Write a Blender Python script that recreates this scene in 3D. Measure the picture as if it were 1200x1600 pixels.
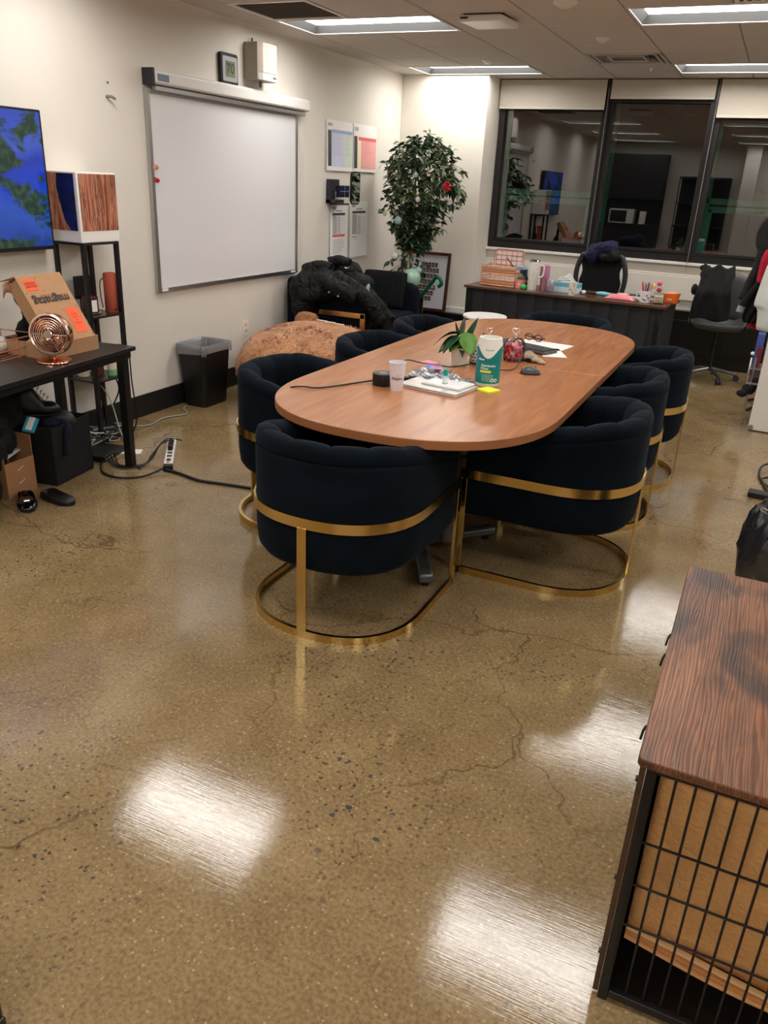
import bpy, bmesh, math, random
from mathutils import Vector, Matrix, Euler, noise
R = math.radians
PI = math.pi
random.seed(7)
for o in list(bpy.data.objects): bpy.data.objects.remove(o, do_unlink=True)
scn = bpy.context.scene
col = scn.collection

# ------------------------------------------------------------------ camera
CAM_H = 1.6
F_PX, YAW, PITCH, ROLL = 1232.475, 0.423759, 0.398791, 0.0497248
def cam_matrix():
    cy, sy, cp, sp = math.cos(YAW), math.sin(YAW), math.cos(PITCH), math.sin(PITCH)
    f = Vector((-sy*cp, cy*cp, -sp)); r = Vector((cy, sy, 0)); u = r.cross(f)
    cr, sr = math.cos(ROLL), math.sin(ROLL)
    r2 = cr*r + sr*u; u2 = -sr*r + cr*u
    m = Matrix((( r2.x, u2.x, -f.x, 0), (r2.y, u2.y, -f.y, 0), (r2.z, u2.z, -f.z, CAM_H), (0, 0, 0, 1)))
    return m
cd = bpy.data.cameras.new('camera'); cam = bpy.data.objects.new('camera', cd); col.objects.link(cam)
cd.sensor_fit = 'VERTICAL'; cd.sensor_height = 32.0; cd.lens = F_PX/1600*32.0; cd.clip_start = 0.02
cam.matrix_world = cam_matrix(); scn.camera = cam

# ------------------------------------------------------------------ world, exposure
w = bpy.data.worlds.new('world'); scn.world = w; w.use_nodes = True
w.node_tree.nodes['Background'].inputs[0].default_value = (0.010, 0.014, 0.022, 1)
w.node_tree.nodes['Background'].inputs[1].default_value = 0.5
scn.view_settings.view_transform = 'Standard'; scn.view_settings.look = 'None'
scn.view_settings.exposure = 0.22; scn.view_settings.gamma = 1.0; scn.view_settings.use_curve_mapping = False
LIGHT_STRENGTH = 13.0

# ------------------------------------------------------------------ materials
MATS = {}
def srgb(r, g, b):
    f = lambda c: (c/255/12.92) if c/255 <= .04045 else ((c/255+.055)/1.055)**2.4
    return (f(r), f(g), f(b), 1)
def mat(name, c=(128,128,128), rough=.5, metal=0, spec=.5, var=0, vscale=8, bump=0, bscale=60, sheen=0,
        emit=0, trans=0, coat=0, alpha=1, ior=1.45, stretch=None, aniso=0):
    if name in MATS: return MATS[name]
    m = bpy.data.materials.new(name); m.use_nodes = True; nt = m.node_tree; p = nt.nodes['Principled BSDF']
    col_ = srgb(*c)
    p.inputs['Base Color'].default_value = col_; p.inputs['Roughness'].default_value = rough
    p.inputs['Metallic'].default_value = metal; p.inputs['Specular IOR Level'].default_value = spec
    p.inputs['Coat Weight'].default_value = coat; p.inputs['IOR'].default_value = ior
    if sheen:
        p.inputs['Sheen Weight'].default_value = sheen; p.inputs['Sheen Roughness'].default_value = .35
        p.inputs['Sheen Tint'].default_value = (0.55, .7, .9, 1)
    if trans: p.inputs['Transmission Weight'].default_value = trans
    if alpha < 1: p.inputs['Alpha'].default_value = alpha
    if emit:
        p.inputs['Emission Color'].default_value = col_; p.inputs['Emission Strength'].default_value = emit
    if var or bump or stretch:
        tc = nt.nodes.new('ShaderNodeTexCoord'); mp = nt.nodes.new('ShaderNodeMapping')
        nt.links.new(tc.outputs['Object'], mp.inputs[0])
        if stretch: mp.inputs['Scale'].default_value = stretch
    if var:
        n = nt.nodes.new('ShaderNodeTexNoise'); n.inputs['Scale'].default_value = vscale; n.inputs['Detail'].default_value = 5
        nt.links.new(mp.outputs[0], n.inputs['Vector'])
        cr = nt.nodes.new('ShaderNodeValToRGB'); cr.color_ramp.elements[0].position = .3; cr.color_ramp.elements[1].position = .7
        k0, k1 = 1-var, 1+var
        cr.color_ramp.elements[0].color = (col_[0]*k0, col_[1]*k0, col_[2]*k0, 1)
        cr.color_ramp.elements[1].color = (min(1, col_[0]*k1), min(1, col_[1]*k1), min(1, col_[2]*k1), 1)
        nt.links.new(n.outputs[0], cr.inputs[0]); nt.links.new(cr.outputs[0], p.inputs['Base Color'])
    if bump:
        n = nt.nodes.new('ShaderNodeTexNoise'); n.inputs['Scale'].default_value = bscale; n.inputs['Detail'].default_value = 4
        nt.links.new(mp.outputs[0], n.inputs['Vector'])
        b = nt.nodes.new('ShaderNodeBump'); b.inputs['Strength'].default_value = bump; b.inputs['Distance'].default_value = .01
        nt.links.new(n.outputs[0], b.inputs['Height']); nt.links.new(b.outputs[0], p.inputs['Normal'])
    MATS[name] = m
    return m

class NT:
    """tiny node helper"""
    def __init__(s, name):
        s.m = bpy.data.materials.new(name); s.m.use_nodes = True; s.t = s.m.node_tree
        s.p = s.t.nodes['Principled BSDF']; MATS[name] = s.m
    def n(s, typ, **kw):
        o = s.t.nodes.new('ShaderNode'+typ)
        for k, v in kw.items():
            if k in o.inputs: o.inputs[k].default_value = v
            else: setattr(o, k, v)
        return o
    def l(s, a, b): s.t.links.new(a, b)
    def ramp(s, fac, stops):
        r = s.n('ValToRGB'); e = r.color_ramp.elements
        while len(e) < len(stops): e.new(.5)
        for i, (p_, c) in enumerate(stops):
            e[i].position = p_; e[i].color = c if len(c) == 4 else (*c, 1)
        s.l(fac, r.inputs[0]); return r.outputs[0]
    def mix(s, fac, a, b, mode='MIX'):
        x = s.n('Mix', data_type='RGBA', blend_type=mode)
        for inp, v in ((x.inputs[0], fac), (x.inputs[6], a), (x.inputs[7], b)):
            if isinstance(v, (int, float)): inp.default_value = v
            elif isinstance(v, tuple): inp.default_value = v
            else: s.l(v, inp)
        return x.outputs[2]
    def math(s, op, a, b=None):
        x = s.n('Math', operation=op)
        for i, v in enumerate((a, b)):
            if v is None: continue
            if isinstance(v, (int, float)): x.inputs[i].default_value = v
            else: s.l(v, x.inputs[i])
        return x.outputs[0]
    def coords(s, scale=(1,1,1), rot=(0,0,0), typ='Object'):
        tc = s.n('TexCoord'); mp = s.n('Mapping'); s.l(tc.outputs[typ], mp.inputs[0])
        mp.inputs['Scale'].default_value = scale; mp.inputs['Rotation'].default_value = rot
        return mp.outputs[0]
    def noise(s, vec, scale, detail=4, dist=0, rough=.5):
        x = s.n('TexNoise'); x.inputs['Scale'].default_value = scale; x.inputs['Detail'].default_value = detail
        x.inputs['Distortion'].default_value = dist; x.inputs['Roughness'].default_value = rough
        s.l(vec, x.inputs['Vector']); return x.outputs[0]

def floor_material():
    k = NT('polished_concrete'); v = k.coords()
    big = k.noise(v, .9, 5, .4); mid = k.noise(v, 5, 6, .3); fine = k.noise(v, 90, 4)
    base = k.ramp(big, [(.3, srgb(112,90,60)), (.5, srgb(136,112,76)), (.7, srgb(158,136,98))])
    c = k.mix(.55, base, k.ramp(mid, [(.3, srgb(104,84,56)), (.72, srgb(160,136,98))]))
    c = k.mix(.4, c, k.ramp(fine, [(.3, srgb(92,74,48)), (.7, srgb(176,152,112))]))
    # aggregate specks : dark and pale stones, clustered
    clus = k.ramp(k.noise(v, 1.6, 3), [(.42, (0,0,0)), (.62, (1,1,1))])
    def specks(scale, thr, rnd):
        vo = k.n('TexVoronoi'); vo.inputs['Scale'].default_value = scale; vo.inputs['Randomness'].default_value = 1
        wv = k.n('VectorMath', operation='ADD')
        nz = k.n('TexNoise'); nz.inputs['Scale'].default_value = scale*1.7; k.l(v, nz.inputs['Vector'])
        sc = k.n('VectorMath', operation='SCALE'); sc.inputs['Scale'].default_value = .9/scale
        k.l(nz.outputs['Color'], sc.inputs[0]); k.l(v, wv.inputs[0]); k.l(sc.outputs[0], wv.inputs[1])
        k.l(wv.outputs[0], vo.inputs['Vector'])
        near = k.math('LESS_THAN', vo.outputs['Distance'], thr)
        sep = k.n('SeparateColor'); k.l(vo.outputs['Color'], sep.inputs[0])
        sel = k.math('LESS_THAN', sep.outputs[0], rnd)
        return k.math('MULTIPLY', near, sel), sep.outputs[1]
    s1, _ = specks(60, .30, .30); s2, _ = specks(34, .26, .16); s3, _ = specks(75, .25, .2); s4, _ = specks(120, .3, .35)
    s1 = k.math('MULTIPLY', s1, clus); 
    c = k.mix(k.math('MULTIPLY', s4, .35), c, srgb(80,64,44))
    c = k.mix(k.math('MULTIPLY', s3, .55), c, srgb(196,178,140))
    c = k.mix(k.math('MULTIPLY', s1, .85), c, srgb(52,50,50))
    c = k.mix(k.math('MULTIPLY', k.math('MULTIPLY', s2, clus), .9), c, srgb(60,62,66))
    # hairline cracks
    def cracks(scale, width, seed, maskscale, m0, m1):
        dn = k.n('TexNoise'); dn.inputs['Scale'].default_value = scale*2.2; dn.inputs['Detail'].default_value = 6; k.l(v, dn.inputs['Vector'])
        sc = k.n('VectorMath', operation='SCALE'); sc.inputs['Scale'].default_value = .55/scale; k.l(dn.outputs['Color'], sc.inputs[0])
        ad = k.n('VectorMath', operation='ADD'); k.l(v, ad.inputs[0]); k.l(sc.outputs[0], ad.inputs[1])
        of = k.n('VectorMath', operation='ADD'); of.inputs[1].default_value = (seed, seed*1.7, 0); k.l(ad.outputs[0], of.inputs[0])
        vo = k.n('TexVoronoi', feature='DISTANCE_TO_EDGE'); vo.inputs['Scale'].default_value = scale; k.l(of.outputs[0], vo.inputs['Vector'])
        line = k.ramp(vo.outputs['Distance'], [(0, (1,1,1)), (width, (0,0,0))])
        msk = k.ramp(k.noise(of.outputs[0], maskscale, 3), [(m0, (0,0,0)), (m1, (1,1,1))])
        return k.math('MULTIPLY', line, msk)
    cr1 = cracks(1.1, .006, 3.1, 1.3, .42, .56); cr2 = cracks(3.2, .011, 8.7, 2.0, .5, .64)
    c = k.mix(k.math('MULTIPLY', cr1, .75), c, srgb(62,46,30))
    c = k.mix(k.math('MULTIPLY', cr2, .55), c, srgb(76,58,38))
    k.l(c, k.p.inputs['Base Color'])
    rn = k.noise(v, 2.2, 6, .5)
    streak = k.noise(k.coords((3, 90, 1), (0, 0, R(-12))), 3, 3)
    rr = k.ramp(rn, [(.35, (.04,)*3), (.65, (.11,)*3)])
    r2 = k.mix(.5, rr, k.ramp(streak, [(.35, (.03,)*3), (.65, (.18,)*3)]))
    k.l(r2, k.p.inputs['Roughness'])
    k.p.inputs['Specular IOR Level'].default_value = .62
    bu = k.n('Bump'); bu.inputs['Strength'].default_value = .055; bu.inputs['Distance'].default_value = .004
    h = k.math('ADD', k.math('MULTIPLY', k.noise(v, 45, 4), .6), k.math('MULTIPLY', streak, .8))
    h = k.math('ADD', h, k.math('MULTIPLY', k.noise(v, 9, 3), 1.0))
    k.l(h, bu.inputs['Height']); k.l(bu.outputs[0], k.p.inputs['Normal'])
    return k.m

def wood_material(name, cols, rough=.35, scale=(2, 26, 26), dark=None, rot=(0,0,0), contrast=(.3,.7), bump=0.05, spots=False, coat=0):
    k = NT(name); v = k.coords(scale, rot)
    g = k.noise(v, 1.3, 8, 1.2, .6)
    c = k.ramp(g, [(contrast[0], cols[0]), (.5, cols[1]), (contrast[1], cols[2])])
    if dark:
        v2 = k.coords((scale[0]*1.5, scale[1]*4.0, scale[2]*4.0), rot)
        g2 = k.noise(v2, 1.6, 3, .6)
        c = k.mix(k.ramp(g2, [(.44, (0,0,0)), (.6, (.75,)*3)]), c, dark)
    if spots:
        v3 = k.coords((.6, 1.2, 1), rot); g3 = k.noise(v3, 3.2, 4, 1.0)
        c = k.mix(k.ramp(g3, [(.54, (0,0,0)), (.68, (.75,)*3)]), c, srgb(40,26,20))
    k.l(c, k.p.inputs['Base Color']); k.p.inputs['Roughness'].default_value = rough
    k.p.inputs['Coat Weight'].default_value = coat
    b = k.n('Bump'); b.inputs['Strength'].default_value = bump; b.inputs['Distance'].default_value = .003
    k.l(g, b.inputs['Height']); k.l(b.outputs[0], k.p.inputs['Normal'])
    return k.m

def glass_pane_material(name='window_glass', tint=(1,1,1,1), refl=1.5):
    k = NT(name); t = k.t; t.nodes.remove(k.p)
    out = [n for n in t.nodes if n.type == 'OUTPUT_MATERIAL'][0]
    tr = k.n('BsdfTransparent'); tr.inputs[0].default_value = tint
    gl = k.n('BsdfGlossy'); gl.inputs['Roughness'].default_value = .0
    fr = k.n('Fresnel'); fr.inputs['IOR'].default_value = refl
    mx = k.n('MixShader'); k.l(fr.outputs[0], mx.inputs[0]); k.l(tr.outputs[0], mx.inputs[1]); k.l(gl.outputs[0], mx.inputs[2])
    k.l(mx.outputs[0], out.inputs[0]); return k.m

FLOOR = floor_material()
WALL = mat('wall_paint', (222,216,206), .6, var=.02, vscale=3, bump=.05, bscale=90, spec=.3)
WALLR = mat('rough_painted_wall', (228,222,211), .6, var=.03, vscale=4, bump=.35, bscale=5)
TILE = mat('ceiling_tile', (206,199,192), .9, var=.03, vscale=40, bump=.15, bscale=300, spec=.1)
TBAR = mat('grid_metal', (150,144,138), .6)
BLACK = mat('black_paint', (16,16,17), .45)
BLACKM = mat('black_metal', (20,20,22), .38, spec=.5)
BLACKP = mat('black_plastic', (18,18,20), .4)
BASEB = mat('black_rubber_base', (22,21,20), .5)
WHITE = mat('white_plastic', (232,230,226), .35)
WHITEM = mat('white_paint', (236,233,228), .4)
SILVER = mat('aluminium', (190,190,188), .32, 1)
CHROME = mat('chrome', (225,225,228), .08, 1)
GREYM = mat('grey_metal', (120,124,126), .35, .7)
VELVET = mat('navy_velvet', (10,18,26), .9, sheen=.05, var=.35, vscale=7, bump=.05, bscale=260, spec=.1)
VELVETB = mat('dark_navy_velvet', (9,12,24), .85, sheen=.06, var=.3, vscale=8, spec=.15)
GOLD = mat('polished_brass', (226,194,124), .2, 1)
COPPER = mat('rose_copper', (228,168,140), .16, 1)
GLASS = mat('clear_glass', (255,255,255), .02, trans=1, ior=1.45)
NAVYF = mat('navy_fabric', (24,27,58), .9, var=.2, vscale=20)
BLACKF = mat('black_fabric', (12,12,14), .85, var=.3, vscale=16, bump=.3, bscale=80)
PAPER = mat('white_paper', (236,234,230), .7)
CABLE = mat('black_cable', (20,20,22), .5)
CABLEG = mat('grey_cable', (150,148,140), .5)
CABLEW = mat('white_cable', (215,212,205), .5)
CARD = mat('cardboard', (178,136,98), .8, var=.05, vscale=25)
CARD2 = mat('cardboard_inside', (150,112,78), .85, var=.05, vscale=25)

# ------------------------------------------------------------------ mesh builder
def cat_rom(pts, n=8, closed=False):
    P = [Vector(p) for p in pts]; out = []
    m = len(P)
    rng = range(m if closed else m-1)
    for i in rng:
        if closed: p0, p1, p2, p3 = P[(i-1) % m], P[i], P[(i+1) % m], P[(i+2) % m]
        else: p0, p1, p2, p3 = P[max(i-1, 0)], P[i], P[i+1], P[min(i+2, m-1)]
        for j in range(n):
            t = j/n
            out.append(.5*((2*p1)+(-p0+p2)*t+(2*p0-5*p1+4*p2-p3)*t*t+(-p0+3*p1-3*p2+p3)*t**3))
    if not closed: out.append(P[-1])
    return out

class MB:
    def __init__(s): s.bm = bmesh.new()
    def _v(s, co): return s.bm.verts.new(co)
    def face(s, vs, mi=0):
        try:
            f = s.bm.faces.new(vs); f.material_index = mi; return f
        except ValueError: return None
    def box(s, c, d, rz=0, mi=0, rot=None):
        hx, hy, hz = d[0]/2, d[1]/2, d[2]/2
        M = (Euler(rot).to_matrix() if rot else Matrix.Rotation(rz, 3, 'Z'))
        v = [s._v(Vector(c)+M@Vector((x*hx, y*hy, z*hz))) for x in (-1,1) for y in (-1,1) for z in (-1,1)]
        for q in ((0,1,3,2),(4,6,7,5),(0,4,5,1),(2,3,7,6),(0,2,6,4),(1,5,7,3)): s.face([v[i] for i in q], mi)
        return s
    def bb(s, x0, x1, y0, y1, z0, z1, mi=0):
        return s.box(((x0+x1)/2, (y0+y1)/2, (z0+z1)/2), (abs(x1-x0), abs(y1-y0), abs(z1-z0)), mi=mi)
    def grid(s, rows, cu=False, cv=False, mi=0, cap=False):
        """rows: list of rows of points"""
        V = [[s._v(p) for p in r] for r in rows]; nu, nv = len(V), len(V[0])
        for i in range(nu if cu else nu-1):
            for j in range(nv if cv else nv-1):
                s.face([V[i][j], V[i][(j+1) % nv], V[(i+1) % nu][(j+1) % nv], V[(i+1) % nu][j]], mi)
        if cap and cv:
            s.face(V[0][::-1], mi); s.face(V[-1], mi)
        return V
    def cyl(s, p0, p1, r0, r1=None, seg=16, mi=0, cap=True):
        r1 = r0 if r1 is None else r1
        p0, p1 = Vector(p0), Vector(p1); d = (p1-p0).normalized()
        a = d.orthogonal().normalized(); b = d.cross(a)
        rows = [[p+(a*math.cos(t)+b*math.sin(t))*r for t in [2*PI*i/seg for i in range(seg)]] for p, r in ((p0, r0), (p1, r1))]
        s.grid(rows, cv=True, mi=mi, cap=cap); return s
    def tube(s, pts, r, seg=8, mi=0, smooth=6, closed=False, flat=1.0):
        P = cat_rom(pts, smooth, closed) if smooth else [Vector(p) for p in pts]
        n = len(P); rows = []; a = None
        for i, p in enumerate(P):
            if closed: t = (P[(i+1) % n]-P[i-1])
            else: t = (P[min(i+1, n-1)]-P[max(i-1, 0)])
            if t.length < 1e-9: t = Vector((0,0,1))
            t.normalize()
            if a is None: a = t.orthogonal().normalized()
            a = (a-t*a.dot(t))
            if a.length < 1e-6: a = t.orthogonal()
            a.normalize(); b = t.cross(a)
            rr = r(i/max(1, n-1)) if callable(r) else r
            rows.append([p+(a*math.cos(q)+b*math.sin(q)*flat)*rr for q in [2*PI*j/seg for j in range(seg)]])
        s.grid(rows, cu=closed, cv=True, mi=mi, cap=not closed); return s
    def lathe(s, prof, c=(0,0,0), seg=24, mi=0, cap=False, M=None):
        rows = []
        for r, z in prof:
            row = []
            for i in range(seg):
                v = Vector((max(r, 1e-4)*math.cos(2*PI*i/seg), max(r, 1e-4)*math.sin(2*PI*i/seg), z))
                if M: v = M@v
                row.append(Vector(c)+v)
            rows.append(row)
        s.grid(rows, cv=True, mi=mi, cap=cap); return s
    def ell(s, c, r, seg=16, rings=10, mi=0, M=None):
        prof = []
        rows = []
        for i in range(rings+1):
            th = PI*i/rings
            row = []
            for j in range(seg):
                ph = 2*PI*j/seg
                v = Vector((r[0]*max(math.sin(th), .002)*math.cos(ph), r[1]*max(math.sin(th), .002)*math.sin(ph), -r[2]*math.cos(th)))
                if M: v = M@v
                row.append(Vector(c)+v)
            rows.append(row)
        s.grid(rows, cv=True, mi=mi, cap=True); return s
    def prism(s, pts, z0, z1, mi=0, M=None, c=(0,0,0)):
        f = lambda x, y, z: Vector(c)+((M@Vector((x, y, z))) if M else Vector((x, y, z)))
        a = [s._v(f(x, y, z0)) for x, y in pts]; b = [s._v(f(x, y, z1)) for x, y in pts]; n = len(pts)
        s.face(a[::-1], mi); s.face(b, mi)
        for i in range(n): s.face([a[i], a[(i+1) % n], b[(i+1) % n], b[i]], mi)
        return s
    def quad(s, a, b, c, d, mi=0): s.face([s._v(a), s._v(b), s._v(c), s._v(d)], mi); return s
    def text(s, body, size, fn, mi=0, align='CENTER', bold=0):
        """fn maps (x, y) of the text plane to a 3-D point"""
        cu = bpy.data.curves.new('t', 'FONT'); cu.body = body; cu.size = size; cu.align_x = align; cu.align_y = 'CENTER'; cu.resolution_u = 3
        cu.offset = bold
        ob = bpy.data.objects.new('t', cu); col.objects.link(ob)
        dg = bpy.context.evaluated_depsgraph_get(); me = bpy.data.meshes.new_from_object(ob.evaluated_get(dg))
        vs = [s._v(fn(v.co.x, v.co.y)) for v in me.vertices]
        for p in me.polygons: s.face([vs[i] for i in p.vertices], mi)
        bpy.data.objects.remove(ob, do_unlink=True); bpy.data.meshes.remove(me); bpy.data.curves.remove(cu)
        return s
    def build(s, name, mats, parent=None, loc=(0,0,0), rz=0, bevel=0, seg=2, smooth=35, sub=0, solid=0, tag=None, normals=True):
        bmesh.ops.remove_doubles(s.bm, verts=s.bm.verts, dist=1e-6)
        if normals: bmesh.ops.recalc_face_normals(s.bm, faces=s.bm.faces)
        me = bpy.data.meshes.new(name); s.bm.to_mesh(me); s.bm.free()
        for m in (mats if isinstance(mats, (list, tuple)) else [mats]): me.materials.append(m)
        o = bpy.data.objects.new(name, me); col.objects.link(o)
        o.location = loc; o.rotation_euler = (0, 0, rz)
        if parent: o.parent = parent
        if smooth:
            for p in me.polygons: p.use_smooth = True
            if not sub: me.set_sharp_from_angle(angle=R(smooth))
        if solid:
            q = o.modifiers.new('solid', 'SOLIDIFY'); q.thickness = solid; q.offset = 0
        if bevel:
            q = o.modifiers.new('bevel', 'BEVEL'); q.width = bevel; q.segments = seg; q.limit_method = 'ANGLE'; q.angle_limit = R(40)
            q.harden_normals = False
        if sub:
            q = o.modifiers.new('sub', 'SUBSURF'); q.levels = sub; q.render_levels = sub
        return o

def props(o, label=None, cat=None, group=None, kind=None):
    if label: o['label'] = label
    if cat: o['category'] = cat
    if group: o['group'] = group
    if kind: o['kind'] = kind
    return o
def thing(name, label, cat, loc=(0,0,0), rz=0, group=None):
    o = bpy.data.objects.new(name, None); col.objects.link(o); o.location = loc; o.rotation_euler = (0, 0, rz); o.empty_display_size = .1
    return props(o, label, cat, group)
def struct(o): return props(o, kind='structure')
def copy_tree(o, parent=None):
    c = o.copy(); col.objects.link(c); c.parent = parent
    for ch in [x for x in bpy.data.objects if x.parent == o]: copy_tree(ch, c)
    return c
def cloth(o, voxel=.012, disp=.012, size=.08, smooth_it=3, noise_type='CLOUDS'):
    q = o.modifiers.new('remesh', 'REMESH'); q.mode = 'VOXEL'; q.voxel_size = voxel; q.use_smooth_shade = True
    q = o.modifiers.new('smooth', 'SMOOTH'); q.iterations = smooth_it; q.factor = .5
    if disp:
        t = bpy.data.textures.new('folds', 'CLOUDS'); t.noise_scale = size; t.noise_depth = 2
        q = o.modifiers.new('disp', 'DISPLACE'); q.texture = t; q.strength = disp*2; q.texture_coords = 'LOCAL'; q.mid_level = .5
    return o

# ================================================================== THE ROOM
XW, YW, YC, XR, YB, ZC = -3.75, 8.65, 8.245, 3.4, -2.0, 2.58     # left wall, window wall, column face, right, back, ceiling
XC = -2.83                                                    # column side
m = MB(); m.bb(XW-.2, XR+.2, YB-.2, YW+.2, -.12, 0); struct(m.build('floor', FLOOR, smooth=0))
m = MB(); m.bb(XW-.15, XW, YB, YW+.1, 0, 2.75); struct(m.build('wall_left', WALL, smooth=0))
m = MB(); m.bb(XR, XR+.15, YB, YW+.1, 0, 2.75); struct(m.build('wall_right', WALL, smooth=0))
m = MB(); m.bb(XW-.15, XR+.15, YB-.15, YB, 0, 2.75); struct(m.build('wall_back', WALL, smooth=0))
m = MB(); m.bb(XW, XC, YC, YW+.1, 0, 2.75); struct(m.build('wall_column', WALLR, smooth=0, bevel=.006))
# window wall : below the sill, above the heads (behind the blinds), and the far right piece
WZ0 = .975
m = MB(); m.bb(XC, XR, YW, YW+.15, 0, WZ0); m.bb(XC, XR, YW, YW+.15, 2.5, 2.75); m.bb(1.35, XR, YW, YW+.15, WZ0, 2.5)
m.bb(XC, XR, YW-.02, YW, WZ0-.13, WZ0-.11)
m.bb(XC, XR, YW-.025, YW, .62, WZ0-.13)
struct(m.build('wall_window', WALLR, smooth=0, bevel=.004))
m = MB(); m.bb(XC, XR, YW-.045, YW, WZ0-.02, WZ0+.006); struct(m.build('trim_1', WHITEM, smooth=0, bevel=.003))
# baseboards
m = MB(); m.bb(XW, XW+.012, YB, YC-.14, 0, .15); struct(m.build('baseboard_left', BASEB, smooth=0, bevel=.002))
m = MB(); m.bb(XW+.02, XC+.01, YC-.07, YC, 0, .30); m.bb(XW+.02, XC+.01, YC-.16, YC-.07, 0, .10)
struct(m.build('baseboard_column', mat('black_gloss_base', (20,18,17), .3), smooth=0, bevel=.004))
m = MB(); m.bb(XC+.012, XR, YW-.12, YW-.026, 0, .53)
for i in range(12): m.bb(XC+.05+i*.5, XC+.5+i*.5, YW-.125, YW-.12, .12, .44)
struct(m.build('baseboard_window', mat('black_gloss_base', ), smooth=0, bevel=.003))
m = MB(); m.bb(XW+.0, XC, YC-.012, YC, .30, .36); struct(m.build('trim_2', WHITEM, smooth=0, bevel=.003))

# ---- ceiling : lay-in tiles on a metal grid, cells left free for lights and vents
GX, GY, X0, Y0 = .5975, .565, -1.08, 5.41
gx = lambda i: X0+GX*i
gy = lambda j: Y0+GY*j
LIGHTS = [(-4, 0), (0, 0), (-4, 4), (0, 4), (-4, -4), (0, -4), (4, 0), (4, 4), (4, -4), (-4, -8), (0, -8), (4, -8), (-4, -12), (0, -12), (4, -12)]  # rearmost row is unseen, added to brighten the camera-facing sides of things
taken = set()
for i, j in LIGHTS: taken |= {(i, j), (i+1, j)}
taken |= {(-1, 3), (-4, -1), (1, -1)}
tiles = MB(); bars = MB()
for i in range(-5, 8):
    for j in range(-14, 6):
        if (i, j) in taken: continue
        xa, xb = max(gx(i), XW)+.005, min(gx(i+1), XR)-.005
        ya, yb = max(gy(j), YB)+.002, min(gy(j+1), YW)-.002
        if xb-xa < .02 or yb-ya < .02: continue
        if ya > YC-.1 and xa < XC: ya2 = ya
        tiles.bb(xa, xb, ya, yb, ZC, ZC+.014)
for i in range(-4, 8):
    if XW < gx(i) < XR: bars.bb(gx(i)-.011, gx(i)+.011, YB, YW, ZC+.006, ZC+.02)
for j in range(-13, 6): bars.bb(XW, XR, gy(j)-.011, gy(j)+.011, ZC+.006, ZC+.02)
struct(tiles.build('ceiling', TILE, smooth=0, bevel=.003, seg=1)); 
bars2 = MB()
bars.bm.free()
# bars must not cross open light cells
for i in range(-4, 8):
    for j in range(-14, 6):
        if (i, j) in taken and (i-1, j) in taken: continue
        ya, yb = max(gy(j), YB), min(gy(j+1), YW)
        if yb-ya > .02 and XW < gx(i) < XR: bars2.bb(gx(i)-.011, gx(i)+.011, ya, yb, ZC+.006, ZC+.02)
for j in range(-13, 6):
    bars2.bb(XW, XR, gy(j)-.009, gy(j)+.009, ZC+.003, ZC+.02)
struct(bars2.build('trim_3', TBAR, smooth=0))
m = MB(); m.bb(XW-.15, XR+.15, YB-.15, YW+.15, 2.75, 2.8); struct(m.build('light_block_slab', mat('light_block_dark', (60,58,56), .9), smooth=0))  # unseen slab added above the tiles to block world light
m = MB(); m.bb(XW, XW+.02, YB, YW, ZC-.004, ZC+.0); struct(m.build('trim_5', WHITEM, smooth=0))

# ---- recessed ceiling lights
LENS = mat('light_lens', (255,251,246), .5, emit=LIGHT_STRENGTH)
def ceiling_light(i, j, label, group=None):
    w, d = GX*2-.02, GY-.02
    t = thing('ceiling_light', label, 'ceiling light', (gx(i)+GX, gy(j)+GY/2, ZC), 0, group)
    m = MB(); h = .05; fw = .018
    m.bb(-w/2, w/2, -d/2, -d/2+fw, -.004, .004); m.bb(-w/2, w/2, d/2-fw, d/2, -.004, .004)
    m.bb(-w/2, -w/2+fw, -d/2+fw, d/2-fw, -.004, .004); m.bb(w/2-fw, w/2, -d/2+fw, d/2-fw, -.004, .004)
    m.build('frame', mat('light_frame_white', (222,220,216), .4), t, bevel=.001, smooth=0)
    m = MB()
    xi, yi = w/2-fw, d/2-fw; xt, yt = xi-.035, yi-.03
    lo = [(-xi,-yi,0), (xi,-yi,0), (xi,yi,0), (-xi,yi,0)]; hi = [(-xt,-yt,h), (xt,-yt,h), (xt,yt,h), (-xt,yt,h)]
    for a in range(4): m.quad(lo[a], lo[(a+1) % 4], hi[(a+1) % 4], hi[a])
    m.build('reflector', mat('light_reflector_grey', (84,84,84), .6), t, smooth=0, normals=False)
    m = MB(); m.bb(-xt, xt, -yt, yt, h, h+.006); m.build('lens', LENS, t, smooth=0)
    m = MB(); m.bb(-w/2, w/2, -d/2, d/2, h+.008, h+.07); m.build('housing', SILVER, t, smooth=0)
names = {(-4, 0): 'bright recessed ceiling light panel beside the dark square panel, top left',
         (0, 0): 'bright recessed ceiling light panel at the top right corner of the photo',
         (-4, 4): 'far recessed ceiling light panel above the artificial tree corner',
         (0, 4): 'far recessed ceiling light panel just before the blinds, at the right'}
for ij in LIGHTS:
    ceiling_light(*ij, names.get(ij, 'recessed ceiling light panel out of view, some reflected on the floor, rearmost row added as fill light'), None if ij in names else 'ceiling lights reflected in the floor')

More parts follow.
